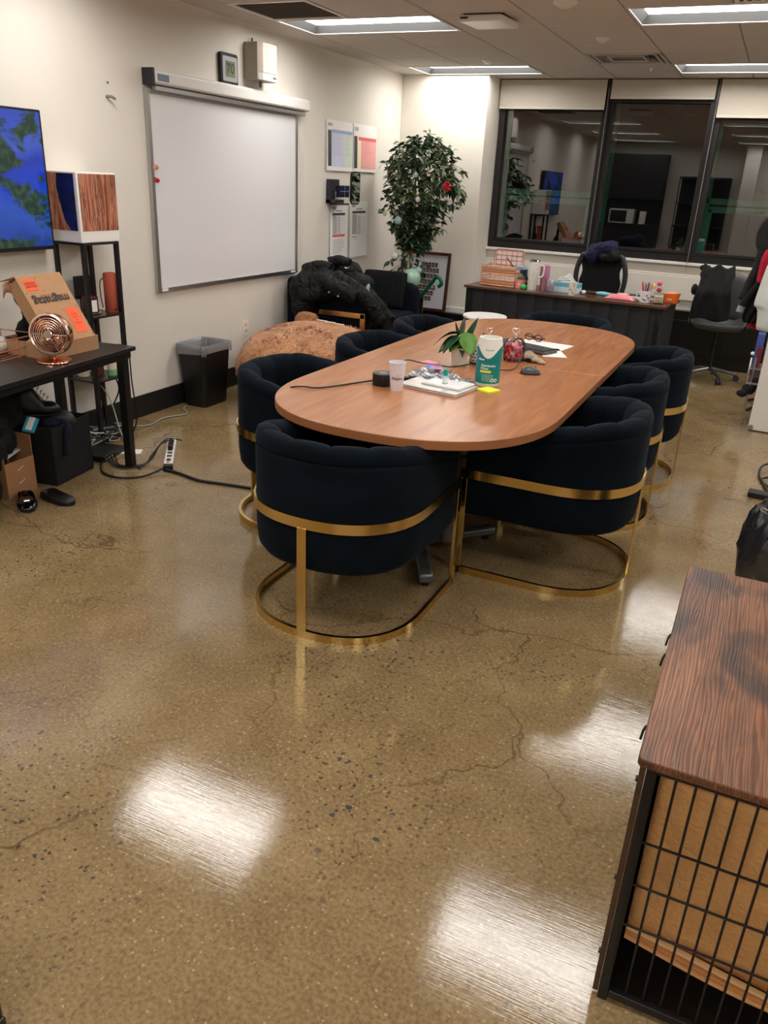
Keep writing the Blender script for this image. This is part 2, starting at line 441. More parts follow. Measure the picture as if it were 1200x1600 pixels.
# ---- ceiling vent, return grille, box, sensors
def at_cell(i, j): return (gx(i)+GX/2, gy(j)+GY/2, ZC)
t = thing('ceiling_vent', 'square louvred air vent in the ceiling before the middle blind', 'vent', at_cell(-1, 3))
m = MB(); w, d = GX/2-.012, GY/2-.012
for a, b in ((1, .95), (.86, .81), (.5, .46)):
    m.bb(-w*a, w*a, -d*a, -d*b, -.004, .004); m.bb(-w*a, w*a, d*b, d*a, -.004, .004)
    m.bb(-w*a, -w*b, -d*b, d*b, -.004, .004); m.bb(w*b, w*a, -d*b, d*b, -.004, .004)
m.build('frame', TILE, t, smooth=0)
m = MB()
for k in range(4):
    a, b = 1-.14*k, .92-.14*k; z0, z1 = 0, .03
    lo = [(-w*a,-d*a,z0), (w*a,-d*a,z0), (w*a,d*a,z0), (-w*a,d*a,z0)]; hi = [(-w*b,-d*b,z1), (w*b,-d*b,z1), (w*b,d*b,z1), (-w*b,d*b,z1)]
    for q in range(4): m.quad(lo[q], lo[(q+1) % 4], hi[(q+1) % 4], hi[q])
m.build('louvre', mat('vent_grey', (150,146,142), .5), t, smooth=0, solid=.002)
m = MB(); m.bb(-w, w, -d, d, .04, .045); m.build('duct_back', BLACK, t, smooth=0)
t = thing('return_grille', 'dark grey square return air grille in ceiling beside the left light', 'air grille', at_cell(-4, -1))
m = MB(); fw = .025; w, d = GX/2-.008, GY/2-.008
m.bb(-w, w, -d, -d+fw, -.004, .004); m.bb(-w, w, d-fw, d, -.004, .004); m.bb(-w, -w+fw, -d+fw, d-fw, -.004, .004); m.bb(w-fw, w, -d+fw, d-fw, -.004, .004)
m.build('frame', WHITEM, t, smooth=0, bevel=.001)
m = MB()
for k in range(26): m.box((0, -d+fw+.01+k*(2*d-2*fw-.02)/25, .006), (2*w-2*fw, .012, .002), rot=(.5, 0, 0))
m.build('louvre', mat('grille_grey', (118,108,100), .6), t, smooth=0)
m = MB(); m.bb(-w, w, -d, d, .02, .024); m.build('duct_back', mat('grille_back', (58,52,48), .8), t, smooth=0)
t = thing('air_grille', 'white slotted air grille in ceiling at the top right edge', 'air grille', at_cell(1, -1))
m = MB(); m.bb(-w, w, -d, -d+fw, -.004, .004); m.bb(-w, w, d-fw, d, -.004, .004); m.bb(-w, -w+fw, -d+fw, d-fw, -.004, .004); m.bb(w-fw, w, -d+fw, d-fw, -.004, .004)
m.build('frame', WHITEM, t, smooth=0)
m = MB()
for k in range(12): m.box((-w+fw+.03+k*(2*w-2*fw-.06)/11, 0, .004), (.02, 2*d-2*fw, .003))
m.build('slat', WHITEM, t, smooth=0)
m = MB(); m.bb(-w, w, -d, d, .02, .024); m.build('duct_back', mat('grille_back'), t, smooth=0)
t = thing('ceiling_sensor_box', 'white rectangular box with dark upper side fixed to the ceiling', 'ceiling device', (-1.94, 5.56, ZC))
m = MB(); m.prism([(-.16,-.16), (.13,-.16), (.16,.14), (-.13,.14)], -.045, -.008); m.build('cover', WHITE, t, bevel=.012, smooth=0)
m = MB(); m.bb(-.13, .13, -.13, .12, -.01, 0); m.build('mounting_plate', BLACKP, t, smooth=0)
m = MB(); m.bb(-.14, -.09, -.163, -.158, -.032, -.02); m.build('indicator', mat('dark_slot', (60,60,62), .4), t, smooth=0)
for loc, lab in (((-1.39, 6.4, ZC), 'small white ceiling sensor disc between box and square vent'),
                 ((-2.55, 7.35, ZC), 'small white sprinkler cap in ceiling above the far left light'),
                 ((-1.37, 5.2, ZC), 'white round smoke detector cut by the top edge of the photo'),
                 ((-1.27, 7.9, ZC), 'tiny sprinkler stub in ceiling just beyond the square vent')):
    m = MB()
    r = .05 if 'smoke' not in lab else .07
    if 'tiny' in lab: r = .015
    m.lathe([(.001,-.028), (r*.5,-.028), (r*.62,-.02), (r*.95,-.012), (r,-.004), (r, 0)], seg=20, cap=True)
    props(m.build('ceiling_sensor', WHITE, loc=loc), lab, 'ceiling sensor')

# ---- windows
WX = [-2.82, -1.735, -.75, .31, 1.35]
FRAME = mat('dark_bronze_frame', (30,27,27), .4)
GREEN = mat('green_outer_frame', (46,140,100), .5)
WG = glass_pane_material('window_glass', refl=2.0)
for n in range(4):
    xa, xb = WX[n], WX[n+1]
    t = bpy.data.objects.new('window_%d' % (n+1), None); col.objects.link(t); struct(t); t.location = ((xa+xb)/2, YW, WZ0)
    cx = (xa+xb)/2; W2 = (xb-xa)/2; z1 = 2.56-WZ0
    m = MB(); fb = .075; fs = .055
    m.bb(-W2, W2, -.01, .10, 0, fb); m.bb(-W2, W2, -.01, .1, z1-.06, z1)
    m.bb(-W2, -W2+fs, -.01, .1, fb, z1-.06); m.bb(W2-fs, W2, -.01, .1, fb, z1-.06)
    m.bb(-W2+fs, W2-fs, .01, .06, fb, fb+.03)
    m.build('window_frame', FRAME, t, smooth=0, bevel=.003)
    m = MB(); m.bb(-W2+fs, W2-fs, .04, .046, fb+.02, z1-.06); m.build('pane', WG, t, smooth=0)
    # green outer sash behind the glass
    m = MB(); g = .04; yo = .14
    xl, xr_ = -W2+fs-.01, W2-fs+.01
    m.bb(xl, xl+g, yo, yo+.05, 0, z1)
    if n != 1:
        m.bb(xr_-g*.5, xr_, yo, yo+.05, 0, z1)
        zr = .50
        m.bb(xl, xr_, yo, yo+.05, zr+.045, zr+.10); m.bb(xl+.01, xr_-.01, yo-.01, yo+.04, zr-.03, zr+.028)
        m.bb(xl+g, xl+g+.04, yo-.01, yo+.04, 0, zr); m.bb(xr_-g-.03, xr_-g*.5, yo-.01, yo+.04, 0, zr)
        m.build('outer_sash', GREEN, t, smooth=0, bevel=.002)
        m = MB(); m.tube([(-.06,yo-.03,zr-.01), (-.03,yo-.045,zr-.005), (.03,yo-.045,zr-.005), (.05,yo-.03,zr-.01)], .008); m.build('sash_handle', SILVER, t)
    else: m.build('outer_sash', GREEN, t, smooth=0, bevel=.002)
m = MB(); m.bb(XW, XR, YW+.9, YW+.95, -.5, 3.2); struct(m.build('night_sheet', mat('night_backdrop', (12,14,18), .9), smooth=0))  # added dark sheet, stands in for the night darkness beyond the glass
# mullion strips between blinds
m = MB()
for x in WX[1:4]: m.bb(x-.014, x+.014, YW-.05, YW-.01, WZ0+.01, ZC)
m.bb(XC, XR, YW-.012, YW-.001, 2.38, ZC)
struct(m.build('trim_6', FRAME, smooth=0))
BLIND = mat('blind_fabric', (196,188,174), .8, var=.02, vscale=30, bump=.1, bscale=200)
for (xa, xb, zb, lab) in ((-2.815, -1.76, 2.315, 'beige roller blind over the left window next to the column'),
                          (-1.715, -.775, 2.41, 'beige roller blind over the middle window, raised highest'),
                          (-.735, .29, 2.262, 'beige roller blind over the right window, hanging lowest'),
                          (.33, 1.33, 2.3, 'beige roller blind over the window beyond the right photo edge')):
    t = thing('roller_blind', lab, 'blind', ((xa+xb)/2, YW-.07, ZC)); h = (xb-xa)/2
    m = MB(); m.bb(-h, h, 0, .003, zb-ZC, -.01); m.build('fabric', BLIND, t, smooth=0)
    m = MB(); m.bb(-h, h, -.004, .008, zb-ZC-.004, zb-ZC+.018); m.build('bottom_rail', mat('blind_rail', (205,198,186), .6), t, smooth=0, bevel=.003)
m = MB(); m.tube([(0,0,0), (.002,0,-.7), (0,0,-1.6), (.001,0,-1.62)], .0025, 6, smooth=3)
props(m.build('blind_cord', mat('cord_beige', (150,144,134), .6), loc=(-.75, YW-.062, 2.57)), 'thin white pull cord hanging down beside the right window', 'cord')
m = MB(); m.tube([(0,0,0), (.002,0,-.7), (0,0,-1.5)], .0025, 6, smooth=3)
props(m.build('blind_cord', mat('cord_beige', (150,144,134), .6), loc=(-1.738, YW-.062, 2.5)), 'thin white pull cord hanging between left and middle windows', 'cord')

# ================================================================== LEFT WALL
# whiteboard
wb = thing('whiteboard', 'large white magnetic whiteboard with aluminium frame on left wall', 'whiteboard', (XW, 5.257, 1.438))
HW, HH = .908, .622
WBM = mat('whiteboard_enamel', (226,226,228), .16, spec=.6, coat=.3)
m = MB(); m.bb(.004, .018, -HW+.02, HW-.02, -HH+.02, HH-.02); m.build('writing_surface', WBM, wb, smooth=0)
m = MB(); f = .03
for (ya, yb, za, zb) in ((-HW, -HW+f, -HH, HH), (HW-f, HW, -HH, HH), (-HW+f, HW-f, HH-f, HH), (-HW+f, HW-f, -HH, -HH+f)):
    m.bb(0, .028, ya, yb, za, zb)
m.build('board_frame', SILVER, wb, smooth=0, bevel=.004)
m = MB(); m.bb(.028, .0286, HW-.11, HW-.04, -HH+.006, -HH+.024); m.bb(.028, .0286, -HW+.04, -HW+.1, -HH+.006, -HH+.024)
m.build('maker_label', [PAPER], wb, smooth=0)
t = thing('projector_screen', 'long white pull-down screen housing mounted above the whiteboard', 'projector screen', (XW, 5.305, 2.12))
m = MB(); m.prism([(0,-.045), (.075,-.04), (.085,-.03), (.085,.03), (.07,.045), (0,.045)], -.935, .95, M=Matrix(((1,0,0),(0,0,1),(0,1,0))))
m.build('housing', mat('screen_white', (225,224,220), .35), t, smooth=0, bevel=.003)
m = MB(); m.bb(0, .088, -.955, -.935, -.047, .047); m.build('end_cap', mat('end_cap_black', (36,38,48), .4), t, smooth=0, bevel=.003)
m = MB(); m.bb(.0852, .0858, -.91, -.80, -.022, .018); m.build('badge', mat('blue_grey_badge', (110,124,150), .4), t, smooth=0)
m = MB(); m.bb(.02, .06, -.90, .93, -.075, -.046); m.build('slat_bar', SILVER, t, smooth=0, bevel=.004)
m = MB()
m.tube([(.05,.90,-.05), (.05,.905,-.6), (.05,.90,-1.17), (.05,.875,-1.18), (.05,.87,-.6), (.05,.87,-.05)], .0025, 6, smooth=4)
m.build('pull_cord', CABLEW, t)
for z, c, lab in ((1.605, (226,150,140), 'pink magnetic clip on whiteboard, the upper of two'), (1.525, (178,40,46), 'dark red magnetic clip on whiteboard, the lower of two')):
    m = MB(); m.cyl((0,0,0), (.012,0,0), .014, seg=16); m.cyl((.012,0,0), (.02,0,0), .009, seg=12); m.bb(.004, .014, -.035, -.02, -.012, .02)
    props(m.build('magnet', mat('magnet_'+lab[:4].strip(), c, .4), loc=(XW+.018, 4.41, z), bevel=.002), lab, 'magnet')
# clock / thermostat
t = thing('digital_clock', 'silver digital clock with black edges and green display on wall', 'clock', (XW, 5.235, 2.262))
m = MB(); rows = []
def rrect(w, h, r, n=5, bulge=0):
    pts = []
    for cx, cy, a0 in ((w-r, h-r, 0), (-w+r, h-r, 90), (-w+r, -h+r, 180), (w-r, -h+r, 270)):
        for k in range(n+1):
            a = R(a0+90*k/n); pts.append((cx+r*math.cos(a), cy+r*math.sin(a)))
    return pts
MX = Matrix(((0,0,1),(1,0,0),(0,1,0)))   # (x,y,z)->(z, x, y): prism in the wall plane
m.prism(rrect(.1, .1, .02), 0, .03, M=MX); m.build('case', BLACKP, t, smooth=0, bevel=.004)
m = MB(); m.prism(rrect(.086, .078, .012), .03, .034, M=MX); m.build('bezel', mat('silver_plastic', (176,178,182), .35, .4), t, smooth=0, bevel=.002)
m = MB(); m.prism(rrect(.055, .05, .004), .034, .0355, M=MX); m.build('display', mat('lcd_green', (126,132,104), .25), t, smooth=0)
m = MB(); m.text('70', .09, lambda x, y: Vector((.0362, x, y)), bold=.001); m.text('72', .03, lambda x, y: Vector((.0362, x-.035, y+.02))); m.build('digits', mat('lcd_dark', (38,44,36), .5), t, smooth=0, normals=False)
t = thing('wall_speaker', 'white box-shaped wall speaker beside the digital clock', 'speaker', (XW, 5.575, 2.345))
m = MB(); m.bb(0, .12, -.125, .125, -.12, .12); m.build('cabinet', mat('speaker_grey', (168,162,150), .6), t, smooth=0, bevel=.008)
m = MB(); m.prism([(.12,-.115), (.145,-.09), (.15,0), (.145,.09), (.12,.12)], -.072, .118); m.build('grille', mat('speaker_cloth', (214,200,186), .8, bump=.2, bscale=400), t, smooth=0, bevel=.003)
m = MB(); m.prism([(.12,-.115), (.145,-.09), (.15,0), (.145,.09), (.12,.12)], -.12, -.074); m.build('front_base', WHITE, t, smooth=0, bevel=.002)
m = MB(); m.bb(.1506, .1512, .03, .075, -.102, -.09); m.build('badge', mat('badge_grey', (120,118,114), .5), t, smooth=0)
m = MB(); m.cyl((.03,-.05,.12), (.03,-.05,.15), .012); m.cyl((.06,.0,-.16), (.06,.0,-.12), .012); m.build('bracket', GREYM, t)
# wall bits
m = MB(); m.tube([(0,0,0), (.03,.01,0), (.035,.035,-.01)], .008, 8); 
props(m.build('wall_hook', mat('hook_grey', (120,116,120), .5), loc=(XW, 4.03, 1.975)), 'small grey hook on the bare wall between television and whiteboard', 'hook')
for (y, z, lab) in ((4.05, 2.05, 'tiny dark screw hole plug above the small grey hook'), (3.85, 1.19, 'tiny dark screw in wall right of the corner shelf')):
    m = MB(); m.cyl((0,0,0), (.003,0,0), .006, seg=8)
    props(m.build('wall_screw', BLACK, loc=(XW, y, z)), lab, 'screw')
t = thing('wall_outlet', 'white double power outlet low on wall behind the bear pouf', 'outlet', (XW, 5.396, .44))
m = MB(); m.prism(rrect(.037, .06, .004), 0, .006, M=MX); m.build('cover_plate', mat('outlet_white', (236,228,212), .4), t, smooth=0, bevel=.0015)
m = MB()
for z in (-.024, .024):
    m.prism([(x, y+z) for x, y in rrect(.016, .014, .008)], .006, .009, M=MX)
m.build('socket', mat('outlet_socket', (214,206,192), .4), t, smooth=0)
for z in (-.024, .024):
    for y in (-.0055, .0055):
        m = MB(); m.bb(.009, .0096, y-.0015, y+.0015, z-.006, z+.006); m.build('slot', BLACK, t, smooth=0)
# television
tv = thing('television', 'large black-framed wall television showing blue sea and green rock islands', 'television', (XW+.05, 2.83, 1.503), R(0))
m = MB(); m.bb(-.04, .025, -.62, .62, -.352, .352); m.build('casing', BLACKP, tv, smooth=0, bevel=.006)
m = MB(); m.bb(-.05, -.04, -.2, .2, -.15, .15); m.build('wall_mount', BLACKM, tv, smooth=0)
def tv_screen():
    k = NT('tv_screen'); v = k.coords((1,1,1))
    sep = k.n('SeparateXYZ'); k.l(v, sep.inputs[0])
    z = sep.outputs[2]; y = sep.outputs[1]
    warp = k.noise(v, 4, 6, .5)
    zz = k.math('ADD', z, k.math('MULTIPLY', k.math('SUBTRACT', warp, .5), .25))
    f = k.math('ADD', k.math('MULTIPLY', zz, 1.4), .5)
    c = k.ramp(f, [(0, srgb(20,60,160)), (.25, srgb(40,90,200)), (.45, srgb(10,70,220)), (.62, srgb(20,60,190)), (.75, srgb(70,100,215)), (1, srgb(40,80,200))])
    isl = k.noise(k.coords((1, 2.2, 3.4)), 2.0, 5, .4, .6)
    gmask = k.ramp(isl, [(.50, (0,0,0)), (.56, (1,1,1))])
    gcol = k.ramp(k.noise(v, 30, 5), [(.3, srgb(8,36,34)), (.5, srgb(24,66,44)), (.7, srgb(60,96,60))])
    c = k.mix(gmask, c, gcol)
    k.l(c, k.p.inputs['Emission Color']); k.p.inputs['Emission Strength'].default_value = .6
    k.p.inputs['Base Color'].default_value = (.01,.01,.015,1); k.p.inputs['Roughness'].default_value = .2
    return k.m
m = MB(); m.bb(.0255, .0262, -.605, .605, -.332, .340); m.build('screen', tv_screen(), tv, smooth=0)

# posters and papers on the left wall
def page(y, z, w, h, label, rects, thick=.002, name='wall_poster', tilt=0, cat='poster', extra=None, mats=None):
    """rects in page coordinates 0..1 (u right, v up)"""
    m = MB(); n = 10; off = .004
    rows = []
    for i in range(n+1):
        v = i/n; c_ = off+.006*math.sin(v*PI)+ (0.012*(1-v)**3)
        rows.append([Vector((c_, -w/2+w*u/6, -h/2+h*v)) for u in range(7)])
    m.grid(rows)
    for (u0, u1, v0, v1, mi) in rects:
        nn = max(1, int((v1-v0)*10))
        for q in range(nn):
            a = v0+(v1-v0)*q/nn; b = v0+(v1-v0)*(q+1)/nn
            g = lambda u, v: Vector((off+.006*math.sin(v*PI)+(0.012*(1-v)**3)+.0016, -w/2+w*u, -h/2+h*v))
            m.quad(g(u0, a), g(u1, a), g(u1, b), g(u0, b), mi)
    return props(m.build(name, mats or [PAPER], loc=(XW, y, z), smooth=30, normals=False), label, cat)
PM = [PAPER, mat('ink_dark', (62,60,62), .6), mat('print_blue', (150,170,205), .6), mat('print_lilac', (206,208,232), .6), mat('print_green', (208,220,204), .6),
      mat('print_red', (226,96,96), .6), mat('print_pink', (240,170,166), .6), mat('print_cream', (236,226,190), .6), mat('print_grey', (176,174,176), .6), mat('print_line', (150,150,160), .6)]
random.seed(3)
r1 = [(.05,.17,.09,.80,1), (.18,.97,.75,.82,2), (.18,.66,.09,.745,3), (.66,.97,.09,.745,4), (.05,.22,.88,.94,8)]
for i in range(16):
    v = .12+i*.04
    r1.append((.2,.2+random.uniform(.25,.42),v,v+.006,9)); r1.append((.68,.68+random.uniform(.1,.25),v,v+.006,9))
page(6.925, 1.855, .50, .41, 'wall poster with blue and green table, upper left of the four sheets', r1, mats=PM)
r2 = [(.02,.15,.07,.74,1), (.2,.97,.66,.735,5), (.16,.30,.07,.66,7), (.30,.97,.07,.655,6), (.04,.2,.85,.93,8)]
for i in range(14):
    v = .1+i*.04
    r2.append((.33,.33+random.uniform(.2,.55),v,v+.006,5))
page(7.435, 1.86, .49, .41, 'wall poster with red and yellow table, upper right of the four sheets', r2, mats=PM)
def tab(red):
    r = [(.14,.86,.79,.83,1), (.14,.38,.47 if red else .42,.78,8)]
    nrow = 9
    for i in range(nrow):
        v = .48+i*.034 if red else .43+i*.038
        r.append((.42,.58,v,v+.008,1)); r.append((.14,.86,v-.012,v-.009,9))
    r += [(.12,.3,.9,.935,8), (.35,.7,.86,.872,1)]
    if red:
        r += [(.13,.85,.42,.46,5)]
        for i in range(9): r.append((.15,.15+random.uniform(.35,.68),.14+i*.028,.144+i*.028,1))
    else: r += [(.14,.4,.36,.37,1), (.2,.42,.32,.325,9)]
    return r
page(6.935, 1.122, .34, .51, 'printed timetable sheet with a red line across, lower left on wall', tab(True), mats=PM, name='paper_sheet', cat='paper')
page(7.345, 1.135, .39, .51, 'printed timetable sheet without red line, lower right on wall', tab(False), mats=PM, name='paper_sheet', cat='paper')
# black pocket holder and oval mirror
t = thing('wall_organizer', 'dark wall pocket holder with blue-black card boxes between papers', 'wall organizer', (XW, 6.80, 1.48))
m = MB(); m.bb(0, .06, -.09, .04, .0, .10); m.bb(0, .09, -.1, .08, -.10, -.07); m.bb(0,.05,-.1,-.02,-.1,.1); m.build('pocket', mat('organizer_dark', (44,44,52), .4), t, smooth=0, bevel=.004)
m = MB(); m.bb(.06, .10, -.02, .16, -.05, .05); m.build('card_box', mat('navy_card', (16,18,46), .4), t, smooth=0, bevel=.003)
m = MB(); m.bb(.1001, .1006, .065, .07, -.05, .05); m.bb(.1001, .1006, -.02, .16, -.002, .003); m.build('stripe', mat('pale_blue_line', (130,150,200), .4), t, smooth=0)
m = MB(); m.bb(.02, .12, -.07, .12, -.115, -.10); m.build('tray', mat('brown_tray', (58,42,40), .5), t, smooth=0, bevel=.003)
t = thing('wall_mirror', 'narrow mirror with rounded ends and black rim between papers', 'mirror', (XW, 7.255, 1.508))
m = MB(); m.prism(rrect(.095, .145, .04, 6), 0, .012, M=MX); m.build('rim', BLACKP, t, smooth=0, bevel=.003)
m = MB(); m.prism(rrect(.085, .135, .034, 6), .012, .0135, M=MX); m.build('mirror_glass', mat('mirror', (150,160,150), .03, 1), t, smooth=0)

# ================================================================== BARREL CHAIRS
HWC, RAD = .335, .335
def upath(front=.36, n_side=7, n_arc=30, e=2.3, hw=HWC, rad=RAD):
    """U shaped outline, opening towards +y; returns list of (point, inward normal, u)"""
    pts = []
    for i in range(n_side): pts.append(Vector((hw, front-(front)*i/n_side, 0)))
    for i in range(n_arc+1):
        a = -PI*i/n_arc
        cx, sy = math.cos(a), math.sin(a)
        pts.append(Vector((math.copysign(abs(cx)**(2/e), cx)*hw, -abs(sy)**(2/e)*rad, 0)))
    for i in range(1, n_side+1): pts.append(Vector((-hw, front*i/n_side, 0)))
    # resample evenly
    L = [0]
    for a, b in zip(pts, pts[1:]): L.append(L[-1]+(b-a).length)
    return pts, L
def sample(pts, L, u):
    d = u*L[-1]
    for i in range(len(L)-1):
        if L[i+1] >= d or i == len(L)-2:
            t = (d-L[i])/max(1e-9, L[i+1]-L[i]); p = pts[i].lerp(pts[i+1], t); break
    e = .004
    def pos(dd):
        dd = min(max(dd, 0), L[-1])
        for i in range(len(L)-1):
            if L[i+1] >= dd or i == len(L)-2: return pts[i].lerp(pts[i+1], (dd-L[i])/max(1e-9, L[i+1]-L[i]))
    t = (pos(d+.03)-pos(d-.03)).normalized()
    nrm = Vector((t.y, -t.x, 0))      # inward for this orientation
    if nrm.dot(Vector((0, .1, 0))-p) < 0 and abs(p.x) < .2: nrm = -nrm
    return p, nrm
def make_barrel_chair():
    t = thing('barrel_chair', 'x', 'chair')
    pts, L = upath()
    NU, NCH = 132, 11
    def ztop(u):
        k = abs(u-.5)*2
        return .752-.118*max(0, (k-.30)/.70)**1.3
    rows = []
    for i in range(NU+1):
        u = i/NU; p, n = sample(pts, L, u)
        if n.dot(-p+Vector((0,.12,0))) < 0: n = -n
        zt = ztop(u); ch = abs(math.sin(PI*NCH*u)); sc = .010*(ch**.5)
        endr = min(1, min(u, 1-u)/.022)
        T = .098
        prof = [(.055,.268,0), (.022,.275,0), (.006,.30,0), (0,.36,0), (0,.50,0), (0,zt-.075,0), (.001,zt-.06,0), (.006,zt-.056,0), (.0,zt-.050,.1), (.001,zt-.026,.4),
                (.010,zt-.004,.8), (.035,zt+.002,1), (.062,zt-.004,1), (.086,zt-.024,1), (T,zt-.06,1), (T-.004,zt-.13,1), (T-.008,.46,.8), (T,.40,0), (T,.268,0)]
        row = []
        for (o, z, kk) in prof:
            mid = .05
            oo = o+ (0 if z < zt-.1 and o < .02 else 0)
            if o > .05: oo = o+sc*kk-.004*kk
            zz = z+(sc*.6-.003)*kk if .005 < o < .09 and z > zt-.06 else z
            if endr < 1:
                q = math.sqrt(max(0, 1-(1-endr)**2)); oo = mid+(oo-mid)*(.25+.75*q); zz = zz if z < zt-.08 else zt-.06+(zz-zt+.06)*(.4+.6*q)
            row.append(p+n*oo+Vector((0, 0, zz)))
        rows.append(row)
    m = MB(); m.grid(rows, cv=True, cap=True)
    m.build('shell', VELVET, t, smooth=60)
    # seat cushion
    m = MB()
    pts2, L2 = upath(front=.33, hw=HWC-.075, rad=RAD-.075)
    loop = [sample(pts2, L2, i/40)[0] for i in range(41)]
    rows = []
    for (s_, z) in ((.90,.262), (.985,.275), (1,.30), (1,.40), (.99,.425), (.94,.44), (.6,.45), (.2,.452)):
        rows.append([Vector((p.x*s_, (p.y-.05)*s_+.05, z)) for p in loop])
    m.grid(rows, cv=True, cap=True); m.build('seat', VELVET, t, smooth=50)
    # brass frame: band, base rail, rear and front legs
    def ribbon(m, off, z0, z1, th, u0=0, u1=1, n=72, front=.36):
        P, LL = upath(front=front)
        rws = []
        for i in range(n+1):
            u = u0+(u1-u0)*i/n; p, nn = sample(P, LL, u)
            if nn.dot(-p+Vector((0,.12,0))) < 0: nn = -nn
            a = p-nn*(off+th); b = p-nn*off
            rws.append([a+Vector((0,0,z0)), a+Vector((0,0,z1)), b+Vector((0,0,z1)), b+Vector((0,0,z0))])
        m.grid(rws, cv=True, cap=True)
    m = MB(); ribbon(m, .002, .448, .488, .008, front=.352); m.build('band', GOLD, t, smooth=30)
    m = MB(); ribbon(m, -.004, .0, .032, .014, front=.352); m.build('base_rail', GOLD, t, smooth=30)
    for sx in (-1, 1):
        m = MB(); m.bb(sx*(HWC-.004), sx*(HWC+.010), .332, .366, .0, .488); m.build('front_leg', GOLD, t, smooth=0, bevel=.0015)
    m = MB(); m.bb(-.019, .019, -RAD-.011, -RAD-.002, .03, .45); m.build('rear_leg', GOLD, t, smooth=0, bevel=.0015)
    return t
proto = make_barrel_chair()
chairs = [  # x, y, facing (0 = +y), label
    (-1.31, 2.545, 0, 'navy velvet barrel chair with brass frame at the near end of the table'),
    (-.645, 3.355, 90, 'navy velvet barrel chair nearest on the right side, its brass side panel fully in view'),
    (-.67, 4.125, 90, 'navy velvet barrel chair in the middle of the right side of the table'),
    (-.62, 4.84, 90, 'navy velvet barrel chair farthest back on the right side of the table'),
    (-1.90, 3.27, -90, 'navy velvet barrel chair nearest on the left side, black cable drooping before it'),
    (-1.86, 4.17, -90, 'navy velvet barrel chair on the left side in front of the bear pouf'),
    (-1.86, 4.95, -86, 'navy velvet barrel chair farthest back on the left side near the loveseat'),
    (-1.24, 5.66, 180, 'navy velvet barrel chair at the far end of the table by the skirted desk')]
for i, (x, y, a, lab) in enumerate(chairs):
    o = proto if i == 0 else copy_tree(proto)
    o.location = (x, y, 0); o.rotation_euler = (0, 0, R(a)); o['label'] = lab; o['group'] = 'barrel chairs around the oval table'

# ================================================================== CONFERENCE TABLE
TOPW = wood_material('cherry_laminate', [srgb(154,98,60), srgb(170,111,70), srgb(184,124,80)], rough=.25, scale=(14, 1.4, 14), contrast=(.3,.7), bump=.01)
EDGE = mat('table_edge_band', (156,100,62), .4, var=.06, vscale=10)
TX, TY = -1.238, 3.975
t = thing('conference_table', 'long oval cherry wood conference table on grey metal pedestals', 'table', (TX, TY, 0))
def half_outline(sgn, hw=.602, b=.65, half=1.5, e=2.4, n=40):
    pts = [(hw, 0)]
    for i in range(n+1):
        a = PI*i/n; c_, s_ = math.cos(a), math.sin(a)
        pts.append((math.copysign(abs(c_)**(2/e), c_)*hw, half-b+abs(s_)**(2/e)*b))
    pts.append((-hw, 0))
    return [(x, y*sgn) for x, y in (pts if sgn > 0 else pts[::-1])]
for sg in (-1, 1):
    m = MB(); o_ = half_outline(sg); o_ = [(x, y if abs(y) > 1e-6 else sg*.0008) for x, y in o_]
    m.prism(o_, .714, .75)
    for f in m.bm.faces:
        f.material_index = 0 if abs(f.normal.z) > .9 or True else 1
    m.bm.normal_update()
    for f in m.bm.faces:
        if abs(f.normal.z) < .5: f.material_index = 1
    m.build('tabletop_half', [TOPW, EDGE], t, bevel=.003, smooth=40)
for sg, lb in ((-1, 0), (1, 0)):
    cy = sg*.82
    m = MB(); m.cyl((-.10, cy, .06), (-.10, cy, .70), .038, seg=24); m.build('pedestal', GREYM, t)
    m = MB(); m.cyl((.13, cy+.02, .06), (.13, cy+.02, .70), .03, seg=24); m.build('pedestal', GREYM, t)
    m = MB()
    m.bb(-.30, .32, cy-.04, cy+.04, .69, .714); m.bb(-.25,.28,cy-.03,cy+.03,.25,.28); m.build('top_plate', GREYM, t, smooth=0, bevel=.004)
    for (x1, y1) in ((.19, cy-sg*-.36 if sg < 0 else cy+.36), (.27, cy+.30), (-.30, cy-.30), (-.32, cy+.30)):
        if sg < 0 and (x1, y1) == (.19, cy-sg*-.36): y1 = cy-.36
        m = MB(); d = Vector((x1, y1, 0))-Vector((0, cy, 0)); ln = d.length; a = math.atan2(d.y, d.x)
        c_ = Vector((0, cy, 0))+d*.5
        m.box((c_.x, c_.y, .045), (ln, .062, .045), rz=a); 
        ft = m.build('foot', GREYM, t, bevel=.012, smooth=40)
        m = MB(); e_ = Vector((0, cy, 0))+d*.9; m.cyl((e_.x, e_.y, 0), (e_.x, e_.y, .025), .018, seg=12); m.build('glide', BLACKP, ft)

# ================================================================== ITEMS ON THE TABLE
ZT = .75
def lathe_obj(name, prof, mt, loc, label, cat, seg=28, parent=None, cap=True):
    m = MB(); m.lathe(prof, seg=seg, cap=cap); o = m.build(name, mt, parent, loc=loc, smooth=40)
    return props(o, label, cat) if label else o
